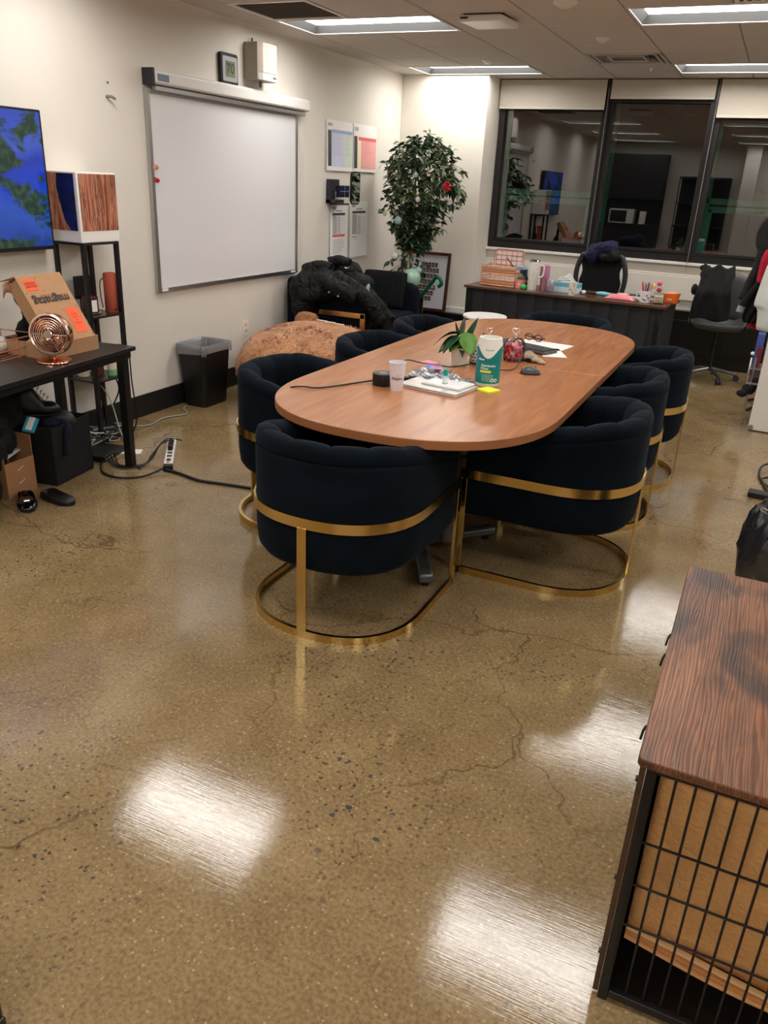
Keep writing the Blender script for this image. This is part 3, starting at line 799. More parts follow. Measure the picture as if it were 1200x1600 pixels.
# white printed cup
t = thing('paper_cup', 'tall white cup with small printed logo near the table front', 'cup', (-1.372, 3.108, ZT))
m = MB(); m.lathe([(.001,0), (.026,0), (.027,.004), (.036,.12), (.038,.122), (.038,.126), (.035,.126), (.0345,.12), (.025,.008), (.001,.008)], seg=36)
m.build('cup_body', mat('cup_white', (228,224,232), .45), t, smooth=40)
def on_cyl(rf, a0, zc, off=.0006):
    def f(x, y):
        r = rf(zc+y)+off; a = a0+x/r
        return Vector((r*math.cos(a), r*math.sin(a), zc+y))
    return f
m = MB(); a0 = math.atan2(-3.108, 1.372)
m.text('Allspire', .017, on_cyl(lambda z: .027+.009*z/.12, a0, .058), bold=.0003)
fcup = on_cyl(lambda z: .027+.009*z/.12, a0, .07)
m.face([m._v(fcup(*p)) for p in ((-.012,-.002), (.004,.001), (.022,.005), (.024,.0085), (.004,.0035))])
m.build('printed_logo', mat('logo_ink', (70,68,84), .5), t, smooth=0, normals=False)
# black roll (tape) behind the cup
t = thing('black_puck', 'round black speaker puck behind the tall white cup', 'speaker', (-1.466, 3.165, ZT))
m = MB(); m.lathe([(.001,0), (.045,0), (.047,.003), (.047,.05), (.045,.054), (.018,.055)], seg=36, cap=True); m.build('casing', BLACKP, t, smooth=40)
m = MB(); m.lathe([(.001,.0552), (.018,.0552), (.018,.0556), (.001,.0556)], seg=24, cap=True); m.build('top_disc', mat('puck_top', (130,128,110), .4), t)
# laptop, slim tablet
lt = thing('laptop', 'closed silver laptop lying under the slim white tablet', 'laptop', (-1.236, 3.262, ZT), R(-9))
m = MB(); m.prism(rrect(.15, .105, .012), .0, .009); m.build('base', mat('laptop_silver', (205,203,200), .3, .5), lt, smooth=0, bevel=.002)
m = MB(); m.prism(rrect(.15, .105, .012), .0098, .0145); m.build('lid', mat('laptop_silver'), lt, smooth=0, bevel=.002)
tb = thing('tablet', 'slim white tablet lying on top of the silver laptop', 'tablet', (-1.2, 3.29, ZT+.0148), R(-9))
m = MB(); m.prism(rrect(.098, .075, .008), 0, .007); m.build('body', mat('tablet_white', (226,225,224), .3), tb, smooth=0, bevel=.002)
m = MB(); m.prism(rrect(.093, .07, .006), .007, .0085); m.build('screen', mat('tablet_face', (236,236,236), .2), tb, smooth=0)
# crumpled clear and foil packaging
m = MB(); random.seed(11)
rows = []
NX, NY = 46, 26
for i in range(NX+1):
    row = []
    for j in range(NY+1):
        u, v = i/NX*2-1, j/NY*2-1
        env = max(0, 1-u*u)**.6*max(0, 1-v*v)**.6
        n1 = noise.noise(Vector((u*3.1, v*3.3, 1.7))); n2 = abs(noise.noise(Vector((u*8, v*8, 4.2))))
        z = env*(.030+.03*n1+.016*n2)+.002
        x = u*.155*(1+.08*noise.noise(Vector((v*3, 2.2, u)))); y = v*.065*(1+.35*noise.noise(Vector((u*3, 7.7, 0))))
        row.append(Vector((x, y, z)))
    rows.append(row)
m.grid(rows)
props(m.build('foil_pack', mat('crumpled_foil', (150,150,154), .3, .75, var=.45, vscale=26, bump=.5, bscale=40), loc=(-1.288, 3.405, ZT+.004), rz=R(-8), smooth=25, solid=.001, normals=False), 'crumpled silver foil and clear plastic bag lying behind the laptop', 'bag')
t = thing('gift_card', 'small iridescent pink and blue card on the foil bag', 'card', (-1.31, 3.385, ZT+.062), R(12))
m = MB(); m.box((0,0,0), (.07,.026,.002), rot=(.5,.05,0)); m.build('card_face', mat('iridescent_card', (214,170,214), .25, .3, var=.35, vscale=28), t, smooth=0)
m = MB(); m.box((-.024,-.002,.0022), (.018,.02,.0015), rot=(.5,.05,0)); m.build('blue_end', mat('card_blue', (100,150,220), .3), t, smooth=0)
# small teal-capped bottle
t = thing('eye_drop_bottle', 'tiny bottle with teal cap standing on the tablet edge', 'bottle', (-1.205, 3.262, ZT+.0235))
m = MB(); m.lathe([(.001,0), (.012,0), (.013,.004), (.013,.032), (.009,.038), (.006,.04)], seg=18, cap=True); m.build('body', mat('bottle_clearblue', (160,205,225), .2), t)
m = MB(); m.lathe([(.013,.006), (.0135,.006), (.0135,.028), (.013,.028)], seg=18); m.build('label_band', PAPER, t)
m = MB(); m.lathe([(.009,.036), (.0105,.037), (.009,.062), (.006,.065), (.001,.065)], seg=18, cap=True); m.build('cap', mat('teal_cap', (26,160,150), .35), t)
# sticky notes
m = MB(); m.box((0,0,.004), (.076,.076,.008)); 
props(m.build('sticky_note_pad', mat('neon_yellow', (226,236,60), .6), loc=(-1.026, 3.343, ZT), rz=R(-22), bevel=.0008, smooth=0), 'neon yellow sticky note pad in front of the wipes canister', 'sticky notes')
m = MB(); m.box((0,0,.001), (.08,.075,.002))
props(m.build('sticky_note', mat('sticky_pink', (244,150,170), .6), loc=(-1.468, 3.73, ZT), rz=R(-20), smooth=0), 'single pink sticky note lying flat left of the potted plant', 'sticky note')
# wipes canister
wc = thing('wipes_canister', 'large white canister of disinfecting wipes with teal label and open top', 'canister', (-1.072, 3.455, ZT))
RC = .056
m = MB(); m.lathe([(.001,0), (RC-.004,0), (RC-.001,.004), (RC,.012), (RC,.196), (RC-.004,.204), (RC-.003,.212), (RC-.006,.218), (RC-.012,.218), (RC-.013,.20), (RC-.014,.17), (.001,.165)], seg=48)
m.build('tub', mat('canister_white', (228,228,220), .4), wc, smooth=40)
acan = math.atan2(-3.455, 1.072)
m = MB(); rows = []
for i in range(61):
    a = acan-PI+2*PI*i/60; da = (i/60-.5)*2*PI
    top = .185-.0-.055*max(0, math.cos(da*1.0+.1))**3.0
    rows.append([Vector(((RC+.0007)*math.cos(a), (RC+.0007)*math.sin(a), z)) for z in (.016, .05, .09, top)])
m.grid(rows); m.build('label', mat('teal_label', (0,128,128), .35), wc, smooth=40, normals=False)
m = MB(); F = lambda zc, dx=0: (lambda x, y: on_cyl(lambda z: RC+.0012, acan, zc, 0)(x+dx, y))
m.text('Disinfecting', .0145, F(.098), bold=.0003); m.text('Wipes', .0145, F(.085, -.018), bold=.0003)
m.text('CloroxPro', .009, F(.168, .002), mi=4, bold=.0002)
for i in range(5): m.text('kills cold and flu viruses', .0055, F(.056-i*.0066, .0), mi=0)
m.grid([[F(.071, -.012)(-.026+.0052*i, y) for y in (-.005, .005)] for i in range(11)], mi=1)
pts = [(.011*math.cos(a)*1.9, .011*math.sin(a)) for a in [2*PI*i/18 for i in range(18)]]
m.face([m._v(F(.125, -.036)(x, y)) for x, y in pts], 2)
m.text('Clorox', .011, lambda x, y: on_cyl(lambda z: RC+.0018, acan, .125, 0)(x-.036, y), mi=0, bold=.0006)
for dx in (.022, .040):
    m.face([m._v(F(.032, dx)(.0085*math.cos(a), .0085*math.sin(a))) for a in [2*PI*i/16 for i in range(16)]], 0)
    m.face([m._v(on_cyl(lambda z: RC+.0018, acan, .032, 0)(dx+.0045*math.cos(a), .0045*math.sin(a))) for a in [2*PI*i/12 for i in range(12)]], 3)
m.build('printing', [mat('print_white', (236,244,240), .5), mat('print_yellow', (232,214,70), .5), mat('logo_blue', (60,70,150), .5), mat('teal_label'), mat('print_tealgrey', (60,130,140), .5)], wc, smooth=0, normals=False)
# planter with faux plant
pl = thing('potted_plant', 'small broad-leaved green plant in a square white pot', 'plant', (-1.335, 3.80, ZT), R(18))
m = MB()
def frust(m, w0, w1, z0, z1, mi=0):
    a = [Vector((x*w0, y*w0, z0)) for x, y in ((-1,-1), (1,-1), (1,1), (-1,1))]; b = [Vector((x*w1, y*w1, z1)) for x, y in ((-1,-1), (1,-1), (1,1), (-1,1))]
    m.grid([a, b], cv=True, mi=mi)
frust(m, .036, .046, 0, .085); frust(m, .046, .041, .085, .085); frust(m, .041, .04, .085, .07)
m.quad((-.036,-.036,0), (.036,-.036,0), (.036,.036,0), (-.036,.036,0)); m.quad((-.04,-.04,.07), (.04,-.04,.07), (.04,.04,.07), (-.04,.04,.07))
m.build('pot', mat('pot_white', (226,222,214), .45), pl, smooth=20)
m = MB(); m.bb(-.04, .04, -.04, .04, .068, .076); m.build('soil', mat('soil', (70,60,46), .95, bump=.6, bscale=200), pl, smooth=0)
def leaf(m, base, direction, length, width, droop=.3, roll=0, mi=0, fold=.15, n=8, heart=False):
    d = Vector(direction).normalized(); up = Vector((0,0,1))
    side = d.cross(up)
    if side.length < .1: side = Vector((1,0,0))
    side.normalize(); side = Matrix.Rotation(roll, 3, d)@side
    nrm = side.cross(d).normalized(); rows = []
    for i in range(n+1):
        t_ = i/n
        wv = width*(math.sin(PI*min(1, t_**.62+.0))**.8 if heart else math.sin(PI*t_**.8)**.9)*.5
        if i == 0: wv = width*.04
        if i == n: wv = .0005
        c_ = Vector(base)+d*length*t_-Vector((0,0,1))*droop*length*t_*t_
        rows.append([c_-side*wv+nrm*fold*wv, c_-side*wv*.5+nrm*fold*.3*wv, c_, c_+side*wv*.5+nrm*fold*.3*wv, c_+side*wv+nrm*fold*wv])
    m.grid(rows, mi=mi)
LEAF1 = mat('leaf_bright', (84,136,44), .4, var=.25, vscale=30); LEAF2 = mat('leaf_dark', (26,66,38), .4, var=.3, vscale=30); LEAF3 = mat('leaf_greygreen', (76,96,70), .45, var=.3, vscale=40)
m = MB()
leaf(m, (.02,-.02,.165), (.25,-.45,-.80), .125, .105, .0, 0, 0, heart=True)
leaf(m, (.0,-.01,.15), (-.6,-.6,-.2), .12, .09, .5, .2, 1); leaf(m, (-.01,0,.15), (-.95,-.1,.2), .13, .075, .7, .4, 1)
leaf(m, (0,0,.13), (-.9,-.45,-.1), .12, .08, .5, -.3, 1); leaf(m, (0,-.01,.13), (-.5,-.7,-.5), .10, .07, .1, .1, 0); leaf(m, (0,0,.12), (.1,-.05,1), .125, .065, 0, .9, 2); leaf(m, (.02,.0,.11), (.45,.25,1), .14, .035, 0, .6, 1)
leaf(m, (-.01,0,.12), (-.28,-.1,1), .095, .03, 0, .3, 1); leaf(m, (.02,.02,.10), (.9,.5,.6), .08, .025, .2, 0, 2); leaf(m, (0,.02,.12), (.2,.8,.4), .1, .05, .5, 0, 1)
leaf(m, (0,-.0,.10), (.2,-.9,.1), .07, .04, .9, 0, 2)
m.build('leaves', [LEAF1, LEAF2, LEAF3], pl, smooth=60, solid=.0012, normals=False)
m = MB()
for p in ((.01,-.02,.13), (-.01,0,.15), (.02,.01,.12), (-.015,.01,.12), (0,.02,.1)): m.tube([(p[0]*.4, p[1]*.4, .07), (p[0]*.8, p[1]*.6, .1), p], .0028, 6)
m.build('stem', mat('stem_green', (96,110,60), .6), pl)
# patterned pencil cup behind the plant
t = thing('pencil_cup', 'white cup with black dot pattern behind the potted plant', 'cup', (-1.262, 3.865, ZT))
m = MB(); m.lathe([(.001,0), (.036,0), (.038,.003), (.038,.10), (.035,.10), (.034,.006), (.001,.006)], seg=28); m.build('cup_body', mat('cup_white'), t)
m = MB()
for r_ in range(5):
    for q in range(14):
        a = 2*PI*(q+(r_ % 2)*.5)/14; z = .02+r_*.017
        c_ = Vector((.0383*math.cos(a), .0383*math.sin(a), z)); m.box(c_, (.0012,.008,.007), rz=a)
m.build('pattern', BLACKP, t, smooth=0)
m = MB(); m.lathe([(.001,-.0), (.039,0), (.0392,.012), (.038,.012)], seg=28); m.build('base_ring', BLACKP, t)
for dx, dy, mt, lab in ((.02, .01, mat('orange_pencil', (222,110,50), .5), 'orange pencil leaning in the dotted cup behind the plant'), (.01, -.012, mat('dark_pen', (60,56,60), .5), 'dark pen standing in the dotted cup behind the plant')):
    m = MB(); m.cyl((0,0,.008), (dx*1.6+.01, dy*1.2, .155), .0038, seg=7); m.cyl((dx*1.6+.01, dy*1.2, .155), (dx*1.68+.0104, dy*1.25, .165), .0038, .0006, seg=7)
    props(m.build('pencil', mt, loc=(-1.262, 3.865, ZT)), lab, 'pencil')
# candy jars with heart lids
JG = glass_pane_material('jar_glass', (.97,.98,.98,1), 1.45)
def heart_pts(s_, n=24):
    return [(s_*16*math.sin(a)**3/16, s_*(13*math.cos(a)-5*math.cos(2*a)-2*math.cos(3*a)-math.cos(4*a))/16) for a in [2*PI*i/n for i in range(n)]]
def candy_jar(loc, label, seed, fill, cols, rz):
    t = thing('candy_jar', label, 'jar', loc, rz)
    m = MB(); m.lathe([(.001,.002), (.05,.002), (.054,.008), (.055,.03), (.055,.07), (.05,.09), (.044,.1), (.044,.108)], seg=32); m.build('jar_body', JG, t)
    m = MB(); m.lathe([(.001,.122), (.02,.12), (.04,.113), (.047,.109), (.047,.106), (.04,.106)], seg=32); m.build('lid', JG, t)
    m = MB(); m.cyl((0,0,.118), (0,0,.133), .006, .005); hp = heart_pts(.02)
    m.tube([(x, 0, .152+y) for x, y in hp], .0035, 8, smooth=0, closed=True); m.build('lid_handle', mat('heart_glass', (226,214,210), .1, .5), t)
    rnd = random.Random(seed)
    for k in range(fill):
        a = rnd.uniform(0, 2*PI); r_ = .042*math.sqrt(rnd.random()); z = .012+.078*(k/fill)
        m = MB(); M = Euler((rnd.uniform(0, 3), rnd.uniform(0, 3), rnd.uniform(0, 3))).to_matrix()
        if k % 3: m.ell((0,0,0), (.011,.009,.007), 10, 6, M=M)
        else: m.prism(heart_pts(.011, 14), -.004, .004, M=M)
        o = m.build('wrapped_candy', cols[k % len(cols)], loc=(loc[0]+r_*math.cos(a), loc[1]+r_*math.sin(a), loc[2]+z))
        props(o, 'small red or pink candy inside the '+('nearer heart-lidded jar by the keyboard' if fill > 20 else 'clear jar behind the wipes canister'), 'candy', 'candies in the nearer jar' if fill > 20 else 'candies in the rear jar')
CR = [mat('candy_red', (226,44,54), .3), mat('candy_pink', (240,150,165), .35), mat('candy_hotpink', (232,90,110), .3), mat('candy_pink'), mat('candy_white', (246,226,226), .4)]
candy_jar((-1.128, 4.06, ZT), 'glass jar of red and pink candies with heart-shaped lid handle', 5, 85, CR, R(15))
candy_jar((-1.245, 3.97, ZT), 'nearly empty glass jar with heart-shaped knob behind the wipes canister', 9, 12, [CR[1], CR[2]], R(60))
# keyboards, papers, glasses, pouch, mouse
def keyboard(loc, rz, label, w=.43, d=.13, mt=None):
    t = thing('keyboard', label, 'keyboard', loc, rz)
    m = MB(); m.prism(rrect(w/2, d/2, .01), 0, .014); m.build('case', mt or mat('keyboard_grey', (74,76,78), .45), t, smooth=0, bevel=.003)
    m = MB()
    for r_ in range(5):
        for q in range(17): m.box((-w/2+.022+q*(w-.044)/16, -d/2+.018+r_*(d-.036)/4, .017), (.019,.018,.006))
    m.build('keys', mat('key_grey', (58,60,62), .5), t, smooth=0, bevel=.001, seg=1)
keyboard((-1.185, 4.42, ZT+.004), R(-21), 'dark grey keyboard lying across papers behind the candy jar', w=.40)
for (x, y, rz, w_, d_, lab) in ((-1.11, 4.60, -8, .30, .21, 'white paper sheet half under the keyboard, the farther one'), (-1.01, 4.40, 25, .13, .24, 'white paper sheet by the right end of the keyboard, the nearer one')):
    m = MB(); m.box((0,0,.0008), (w_,d_,.0016)); props(m.build('paper_sheet', PAPER, loc=(x,y,ZT), rz=R(rz), smooth=0), lab, 'paper')
t = thing('eyeglasses', 'folded black eyeglasses lying on the far white paper sheet', 'glasses', (-1.19, 4.68, ZT+.003), R(-20))
for sx in (-1, 1):
    m = MB(); m.tube([(sx*.035+.026*math.cos(a), 0.0, .02+.018*math.sin(a)) for a in [2*PI*i/16 for i in range(16)]], .003, 6, smooth=0, closed=True); m.build('rim', BLACKP, t)
    m = MB(); m.tube([(sx*.062,0,.024), (sx*.06,.03,.016), (-sx*.03,.04,.006)], .003, 6); m.build('temple', BLACKP, t)
m = MB(); m.tube([(-.009,0,.024), (0,0,.027), (.009,0,.024)], .0028, 6); m.build('bridge', BLACKP, t)
t = thing('fabric_pouch', 'crumpled beige fabric pouch with dark open mouth beside the candy jar', 'pouch', (-1.04, 4.10, ZT), R(-15))
m = MB(); m.ell((-.02,0,.02), (.055,.04,.024)); m.ell((.03,-.01,.014), (.05,.03,.014)); m.ell((.065,-.02,.008), (.035,.015,.008)); m.ell((-.03,.02,.03), (.03,.02,.02))
cloth(m.build('pouch_body', mat('beige_linen', (168,152,128), .9, var=.15, vscale=60, bump=.4, bscale=120), t), .004, .006, .03, 2)
m = MB(); m.ell((0,-.036,.012), (.022,.006,.010)); m.build('opening', BLACKF, t)
t = thing('computer_mouse', 'black and grey wireless computer mouse on the right of the table', 'mouse', (-.962, 3.80, ZT), R(-62))
m = MB(); rows = []
for i in range(15):
    u = i/14*2-1; hh = .034*max(0, 1-abs(u)**2.6)**.6*(1-.15*u); ww = .032*max(.02, 1-abs(u)**3)**.5
    rows.append([Vector((ww*math.cos(a)*1.0, u*.052, .003+hh*max(0, math.sin(a)))) for a in [PI*j/12 for j in range(13)]])
m.grid(rows); m.build('shell', mat('mouse_grey', (70,72,78), .3), t, smooth=60, solid=.001, normals=False)
m = MB(); m.prism(rrect(.028, .046, .02), 0, .008); m.build('base', BLACKP, t)
m = MB(); m.cyl((-.004,.022,.030), (.004,.022,.030), .006); m.build('scroll_wheel', BLACKP, t)
# cables on the table
m = MB(); m.tube([(-1.42,3.17,.79), (-1.49,3.19,.765), (-1.568,3.11,.755), (-1.656,2.933,.7555), (-1.73,2.90,.757), (-1.778,2.875,.745), (-1.795,2.865,.69), (-1.79,2.863,.625), (-1.76,2.863,.565), (-1.693,2.863,.543), (-1.613,2.863,.552), (-1.55,2.87,.577), (-1.5,2.9,.62), (-1.45,2.95,.69)], .0035, 8)
props(m.build('power_cable', CABLE), 'thin black cable drooping over the left front edge of the table', 'cable')
m = MB(); m.tube([(-1.44,3.2,.77), (-1.47,3.36,.80), (-1.50,3.50,.80), (-1.49,3.64,.765), (-1.41,3.68,.755), (-1.33,3.69,.755), (-1.29,3.76,.757), (-1.25,3.8,.765), (-1.2,3.78,.785), (-1.13,3.72,.77), (-1.06,3.8,.757), (-1.055,3.93,.775), (-1.06,4.03,.84), (-1.14,4.14,.85), (-1.22,4.22,.765), (-1.27,4.3,.76)], .003, 8)
props(m.build('usb_cable', CABLE), 'thin black cable winding between plant, canister and candy jar', 'cable')
m = MB(); m.prism(rrect(.035, .018, .006), 0, .022); props(m.build('power_adapter', BLACKP, loc=(-1.425, 3.285, ZT), rz=R(10), bevel=.002, smooth=0), 'black power adapter block just behind the white cup', 'adapter')

# ================================================================== WHITE SIDE TABLES, BEAR POUF, LOVESEAT
WT = mat('white_laminate', (236,234,230), .35)
for (x, y, r_, h, lab) in ((-2.10, 6.53, .185, .58, 'round white side table top beyond the conference table, the larger one'),
                           (-2.30, 6.25, .16, .50, 'round white side table half hidden behind the plant, the smaller one')):
    t = thing('side_table', lab, 'side table', (x, y, 0))
    m = MB(); m.lathe([(.001,h-.022), (r_-.01,h-.022), (r_,h-.016), (r_,h-.004), (r_-.004,h), (.001,h)], seg=48); m.build('table_top', WT, t)
    for k in range(3):
        a = 2*PI*k/3+.5
        m = MB(); m.cyl((r_*.55*math.cos(a), r_*.55*math.sin(a), h-.022), (r_*.85*math.cos(a), r_*.85*math.sin(a), 0), .012, .009); m.build('leg', WT, t)
# teddy bear pouf
FUR = NT('bear_fur'); v = FUR.coords(); n1 = FUR.noise(v, 7, 5, 1.0); n2 = FUR.noise(v, 60, 4)
c = FUR.ramp(n1, [(.3, srgb(146,92,52)), (.5, srgb(184,124,76)), (.72, srgb(206,150,100))]); c = FUR.mix(.35, c, FUR.ramp(n2, [(.3, srgb(128,84,54)), (.7, srgb(222,170,124))]))
FUR.l(c, FUR.p.inputs['Base Color']); FUR.p.inputs['Roughness'].default_value = .95; FUR.p.inputs['Sheen Weight'].default_value = .25
bu = FUR.n('Bump'); bu.inputs['Strength'].default_value = .8; bu.inputs['Distance'].default_value = .012; FUR.l(FUR.noise(v, 38, 5, 1.2), bu.inputs['Height']); FUR.l(bu.outputs[0], FUR.p.inputs['Normal'])
bear = thing('bear_pouf', 'giant brown furry teddy bear pouf lying on the floor by the wall', 'pouf', (-3.05, 5.22, 0), R(6))
def fur_blob(name, c, r, seed, tufts, M=None, flatten=True):
    m = MB(); rnd = random.Random(seed); rings, seg = 34, 56; rows = []
    def surf(th, ph):
        d = Vector((math.sin(th)*math.cos(ph), math.sin(th)*math.sin(ph), -math.cos(th)))
        k = 1+.035*noise.noise(d*2.2+Vector((seed, 0, 0)))+.012*noise.noise(d*9+Vector((0, seed, 0)))
        e = 2.5
        s_ = (abs(d.x)**e+abs(d.y)**e+abs(d.z)**e)**(-1/e)
        q = Vector((d.x*r[0], d.y*r[1], d.z*r[2]))*s_*k
        if M: q = M@q
        q = q+Vector(c)
        if q.z < 0.004: q.z = .004
        return q
    for i in range(rings+1):
        th = max(.01, min(PI-.01, PI*i/rings)); rows.append([surf(th, 2*PI*j/seg) for j in range(seg)])
    m.grid(rows, cv=True, cap=True)
    for k in range(tufts):
        th = math.acos(1-1.7*rnd.random()); th = PI-th; ph = rnd.uniform(0, 2*PI)
        p = surf(th, ph); q = surf(th+.03, ph); s2 = surf(th, ph+.03)
        t1, t2 = (q-p), (s2-p); nn = t2.cross(t1)
        if nn.length < 1e-9: continue
        nn.normalize()
        if nn.dot(p-Vector(c)) < 0: nn = -nn
        fl = Vector((noise.noise(p*5), noise.noise(p*5+Vector((9,0,0))), noise.noise(p*5+Vector((0,7,0)))-.3))
        d = (nn*.35+fl*.9+t1.normalized()*-.25).normalized()
        d = (d-nn*min(0, d.dot(nn)-.2)).normalized()
        w_ = d.cross(nn).normalized()*rnd.uniform(.002,.0045); L_ = rnd.uniform(.014,.028)
        m.face([m._v(p-w_), m._v(p+w_), m._v(p+d*L_)])
    return m.build(name, FUR.m, bear, smooth=60, normals=False)
fur_blob('body', (0, 0, .283), (.47, .62, .275), 3, 15000)
fur_blob('ear', (-.27, .56, .49), (.10, .05, .07), 7, 900)
fur_blob('arm', (.13, -.36, .43), (.07, .11, .09), 12, 1200)
fur_blob('foot', (.42, .50, .22), (.13, .13, .11), 15, 1500)
m = MB()
for i, (x, y, z) in enumerate(((-.06,.40,.523), (.02,.385,.520), (.10,.37,.515))): m.box((x, y, z), (.085,.075,.008), rot=(-.5,.05,.1))
m.build('label_patch', mat('cream_patch', (240,232,214), .6), bear, smooth=0, bevel=.002)
# loveseat facing +x
ls = thing('loveseat', 'dark navy velvet loveseat with brass trimmed arm, in the corner', 'loveseat', (-3.33, 6.57, 0))
VB = VELVETB
m = MB(); m.bb(-.38, .38, -.60, .60, .10, .30); m.build('seat_base', VB, ls, bevel=.03, seg=3)
m = MB(); m.bb(-.24, .385, -.47, .47, .30, .465); m.build('seat_cushion', VB, ls, bevel=.045, seg=4)
for sy in (-1, 1):
    m = MB()
    pr_ = [(-.38,.09), (.36,.09), (.375,.12), (.37,.60), (.35,.66), (.28,.70), (-.38,.76)]
    m.prism(pr_, -.07, .07, M=Matrix(((1,0,0),(0,0,1),(0,1,0))), c=(0, sy*.545, 0)); m.build('arm', VB, ls, bevel=.03, seg=3)
m = MB(); m.bb(-.40, -.24, -.60, .60, .10, .80); m.build('backrest', VB, ls, bevel=.05, seg=4)
m = MB()
m.bb(-.12, .385, -.632, -.618, .525, .565); m.bb(.345, .385, -.632, -.618, .0, .565)
m.build('brass_trim', GOLD, ls, smooth=0, bevel=.002)
m = MB(); m.bb(.345, .385, .618, .632, .0, .565); m.bb(-.12,.385,.618,.632,.525,.565); m.build('brass_trim', GOLD, ls, smooth=0, bevel=.002)
for x in (-.34, .3):
    for y in (-.5, .5):
        m = MB(); m.cyl((x,y,0), (x,y,.11), .018); m.build('leg', GOLD, ls)
# ruffled black pillow against the far arm
pw = thing('throw_pillow', 'black ribbed plush pillow leaning on the far arm of the loveseat', 'pillow', (-3.285, 6.99, .46), R(4))
m = MB(); rows = []
for i in range(61):
    u = i/60*2-1; row = []
    for j in range(25):
        a = 2*PI*j/24
        env = max(0, 1-abs(u)**6)**.35; rib = .012*abs(math.sin(u*PI*7.5))
        yy = math.cos(a); zz = math.sin(a)
        row.append(Vector((u*.215, (.055*env+rib)*math.copysign(abs(yy)**.8, yy)*(1-.0*abs(zz)), .18+(.17+.3*rib)*math.copysign(abs(zz)**.6, zz)*(.9+.1*env))))
    rows.append(row)
m.grid(rows, cap=True); o = m.build('cover', mat('black_plush', (7,8,12), .95, sheen=.0, bump=.5, bscale=120), pw); o.rotation_euler = (R(-14), 0, 0)
# jackets piled on the near arm
def cloth_thing(name, label, cat, parts, mt, loc=(0,0,0), voxel=.012, disp=.012, size=.08, it=3, extra=None):
    """parts: ('e', c, r[, rot]) ellipsoids, ('t', pts, r[, flat]) tubes"""
    t = thing(name, label, cat, loc); m = MB()
    for q in parts:
        if q[0] == 'e':
            M = Euler(q[3]).to_matrix() if len(q) > 3 else None
            m.ell(q[1], q[2], 16, 10, M=M)
        elif q[0] == 't': m.tube(q[1], q[2], 12, flat=q[3] if len(q) > 3 else 1)
        elif q[0] == 'b': m.box(q[1], q[2], rot=q[3] if len(q) > 3 else None)
    cloth(m.build('shell', mt, t), voxel, disp, size, it)
    return t
def crease_material(name, c, rough, spec, scale=7):
    k = NT(name); v = k.coords((1, 1, .8)); k.p.inputs['Base Color'].default_value = srgb(*c); k.p.inputs['Roughness'].default_value = rough; k.p.inputs['Specular IOR Level'].default_value = spec
    n1 = k.noise(v, scale, 2, 2.6, .4); n2 = k.noise(v, scale*4, 3, 1.0)
    rd = k.math('ABSOLUTE', k.math('SUBTRACT', n1, .5)); h = k.math('ADD', k.math('MULTIPLY', rd, 3.0), k.math('MULTIPLY', n2, .25))
    b = k.n('Bump'); b.inputs['Strength'].default_value = .9; b.inputs['Distance'].default_value = .02; k.l(h, b.inputs['Height']); k.l(b.outputs[0], k.p.inputs['Normal'])
    return k.m
JACK = crease_material('black_nylon', (8,8,10), .6, .25)
t = cloth_thing('puffer_jacket', 'black puffer jacket heaped over the near arm of the loveseat', 'jacket', [
    ('e', (-3.50, 5.95, .70), (.14, .17, .17)), ('e', (-3.34, 5.97, .76), (.16, .16, .13)), ('e', (-3.42, 6.08, .80), (.16, .16, .11)), ('e', (-3.50, 5.87, .58), (.09, .09, .12)),
    ('t', [(-3.46,5.93,.80), (-3.3,5.88,.80), (-3.15,5.86,.76), (-3.02,5.92,.70)], .065), ('t', [(-3.25,6.0,.83), (-3.1,5.96,.78), (-2.98,5.98,.70), (-2.90,6.02,.60), (-2.86,6.06,.5)], .065),
    ('t', [(-3.55,5.98,.85), (-3.43,6.0,.90), (-3.3,6.0,.88)], .06), ('e', (-3.3, 6.15, .70), (.2,.14,.12)), ('t', [(-3.5,5.84,.7), (-3.42,5.82,.68), (-3.3,5.84,.72)], .05)], JACK, voxel=.011, disp=.014, size=.11, it=3)
m = MB()
for x, y, z in ((-3.335,5.835,.70), (-3.31,5.833,.70), (-3.20,5.80,.735), (-3.12,5.81,.71)): m.cyl((x,y,z), (x,y-.012,z), .008, seg=10)
m.build('snap', SILVER, t)
t = cloth_thing('hooded_jacket', 'black hooded jacket with small white swoosh mark draped over loveseat seat', 'jacket', [
    ('e', (-3.26, 6.22, .86), (.12,.14,.09)), ('e', (-3.12, 6.18, .78), (.13,.12,.08)), ('e', (-3.35,6.3,.80), (.1,.1,.1)), ('t', [(-3.15,6.14,.78), (-3.0,6.13,.68), (-2.92,6.15,.60), (-2.88,6.18,.46), (-2.86,6.2,.36)], .06),
    ('t', [(-3.2,6.3,.76), (-3.05,6.35,.62), (-2.97,6.38,.52), (-2.89,6.36,.46)], .055), ('e', (-3.12,6.4,.54), (.12,.1,.06)), ('t', [(-3.38,6.1,.93), (-3.3,6.13,.955), (-3.2,6.14,.93)], .045)], JACK, voxel=.011, disp=.013, size=.10, it=3)
m = MB(); sw = [(-.022,.004), (-.012,-.007), (.003,-.005), (.028,.012), (.004,.001), (-.008,-.001), (-.014,.006)]
m.prism(sw, -.006, .006, M=Matrix(((1,0,0),(0,0,1),(0,1,0)))@Matrix.Identity(3), c=(-3.195,6.085,.905)); m.build('swoosh_mark', PAPER, t, smooth=0)
m = MB(); m.ell((0,0,0), (.018,.012,.045), M=Euler((0,.3,0)).to_matrix())
m.ell((.012,-.004,-.04), (.014,.01,.03), mi=1)
props(m.build('plush_keyring', [mat('pale_teal', (150,190,190), .5), PAPER], loc=(-2.985,6.06,.755)), 'small pale teal bottle lying on the black jackets', 'bottle')

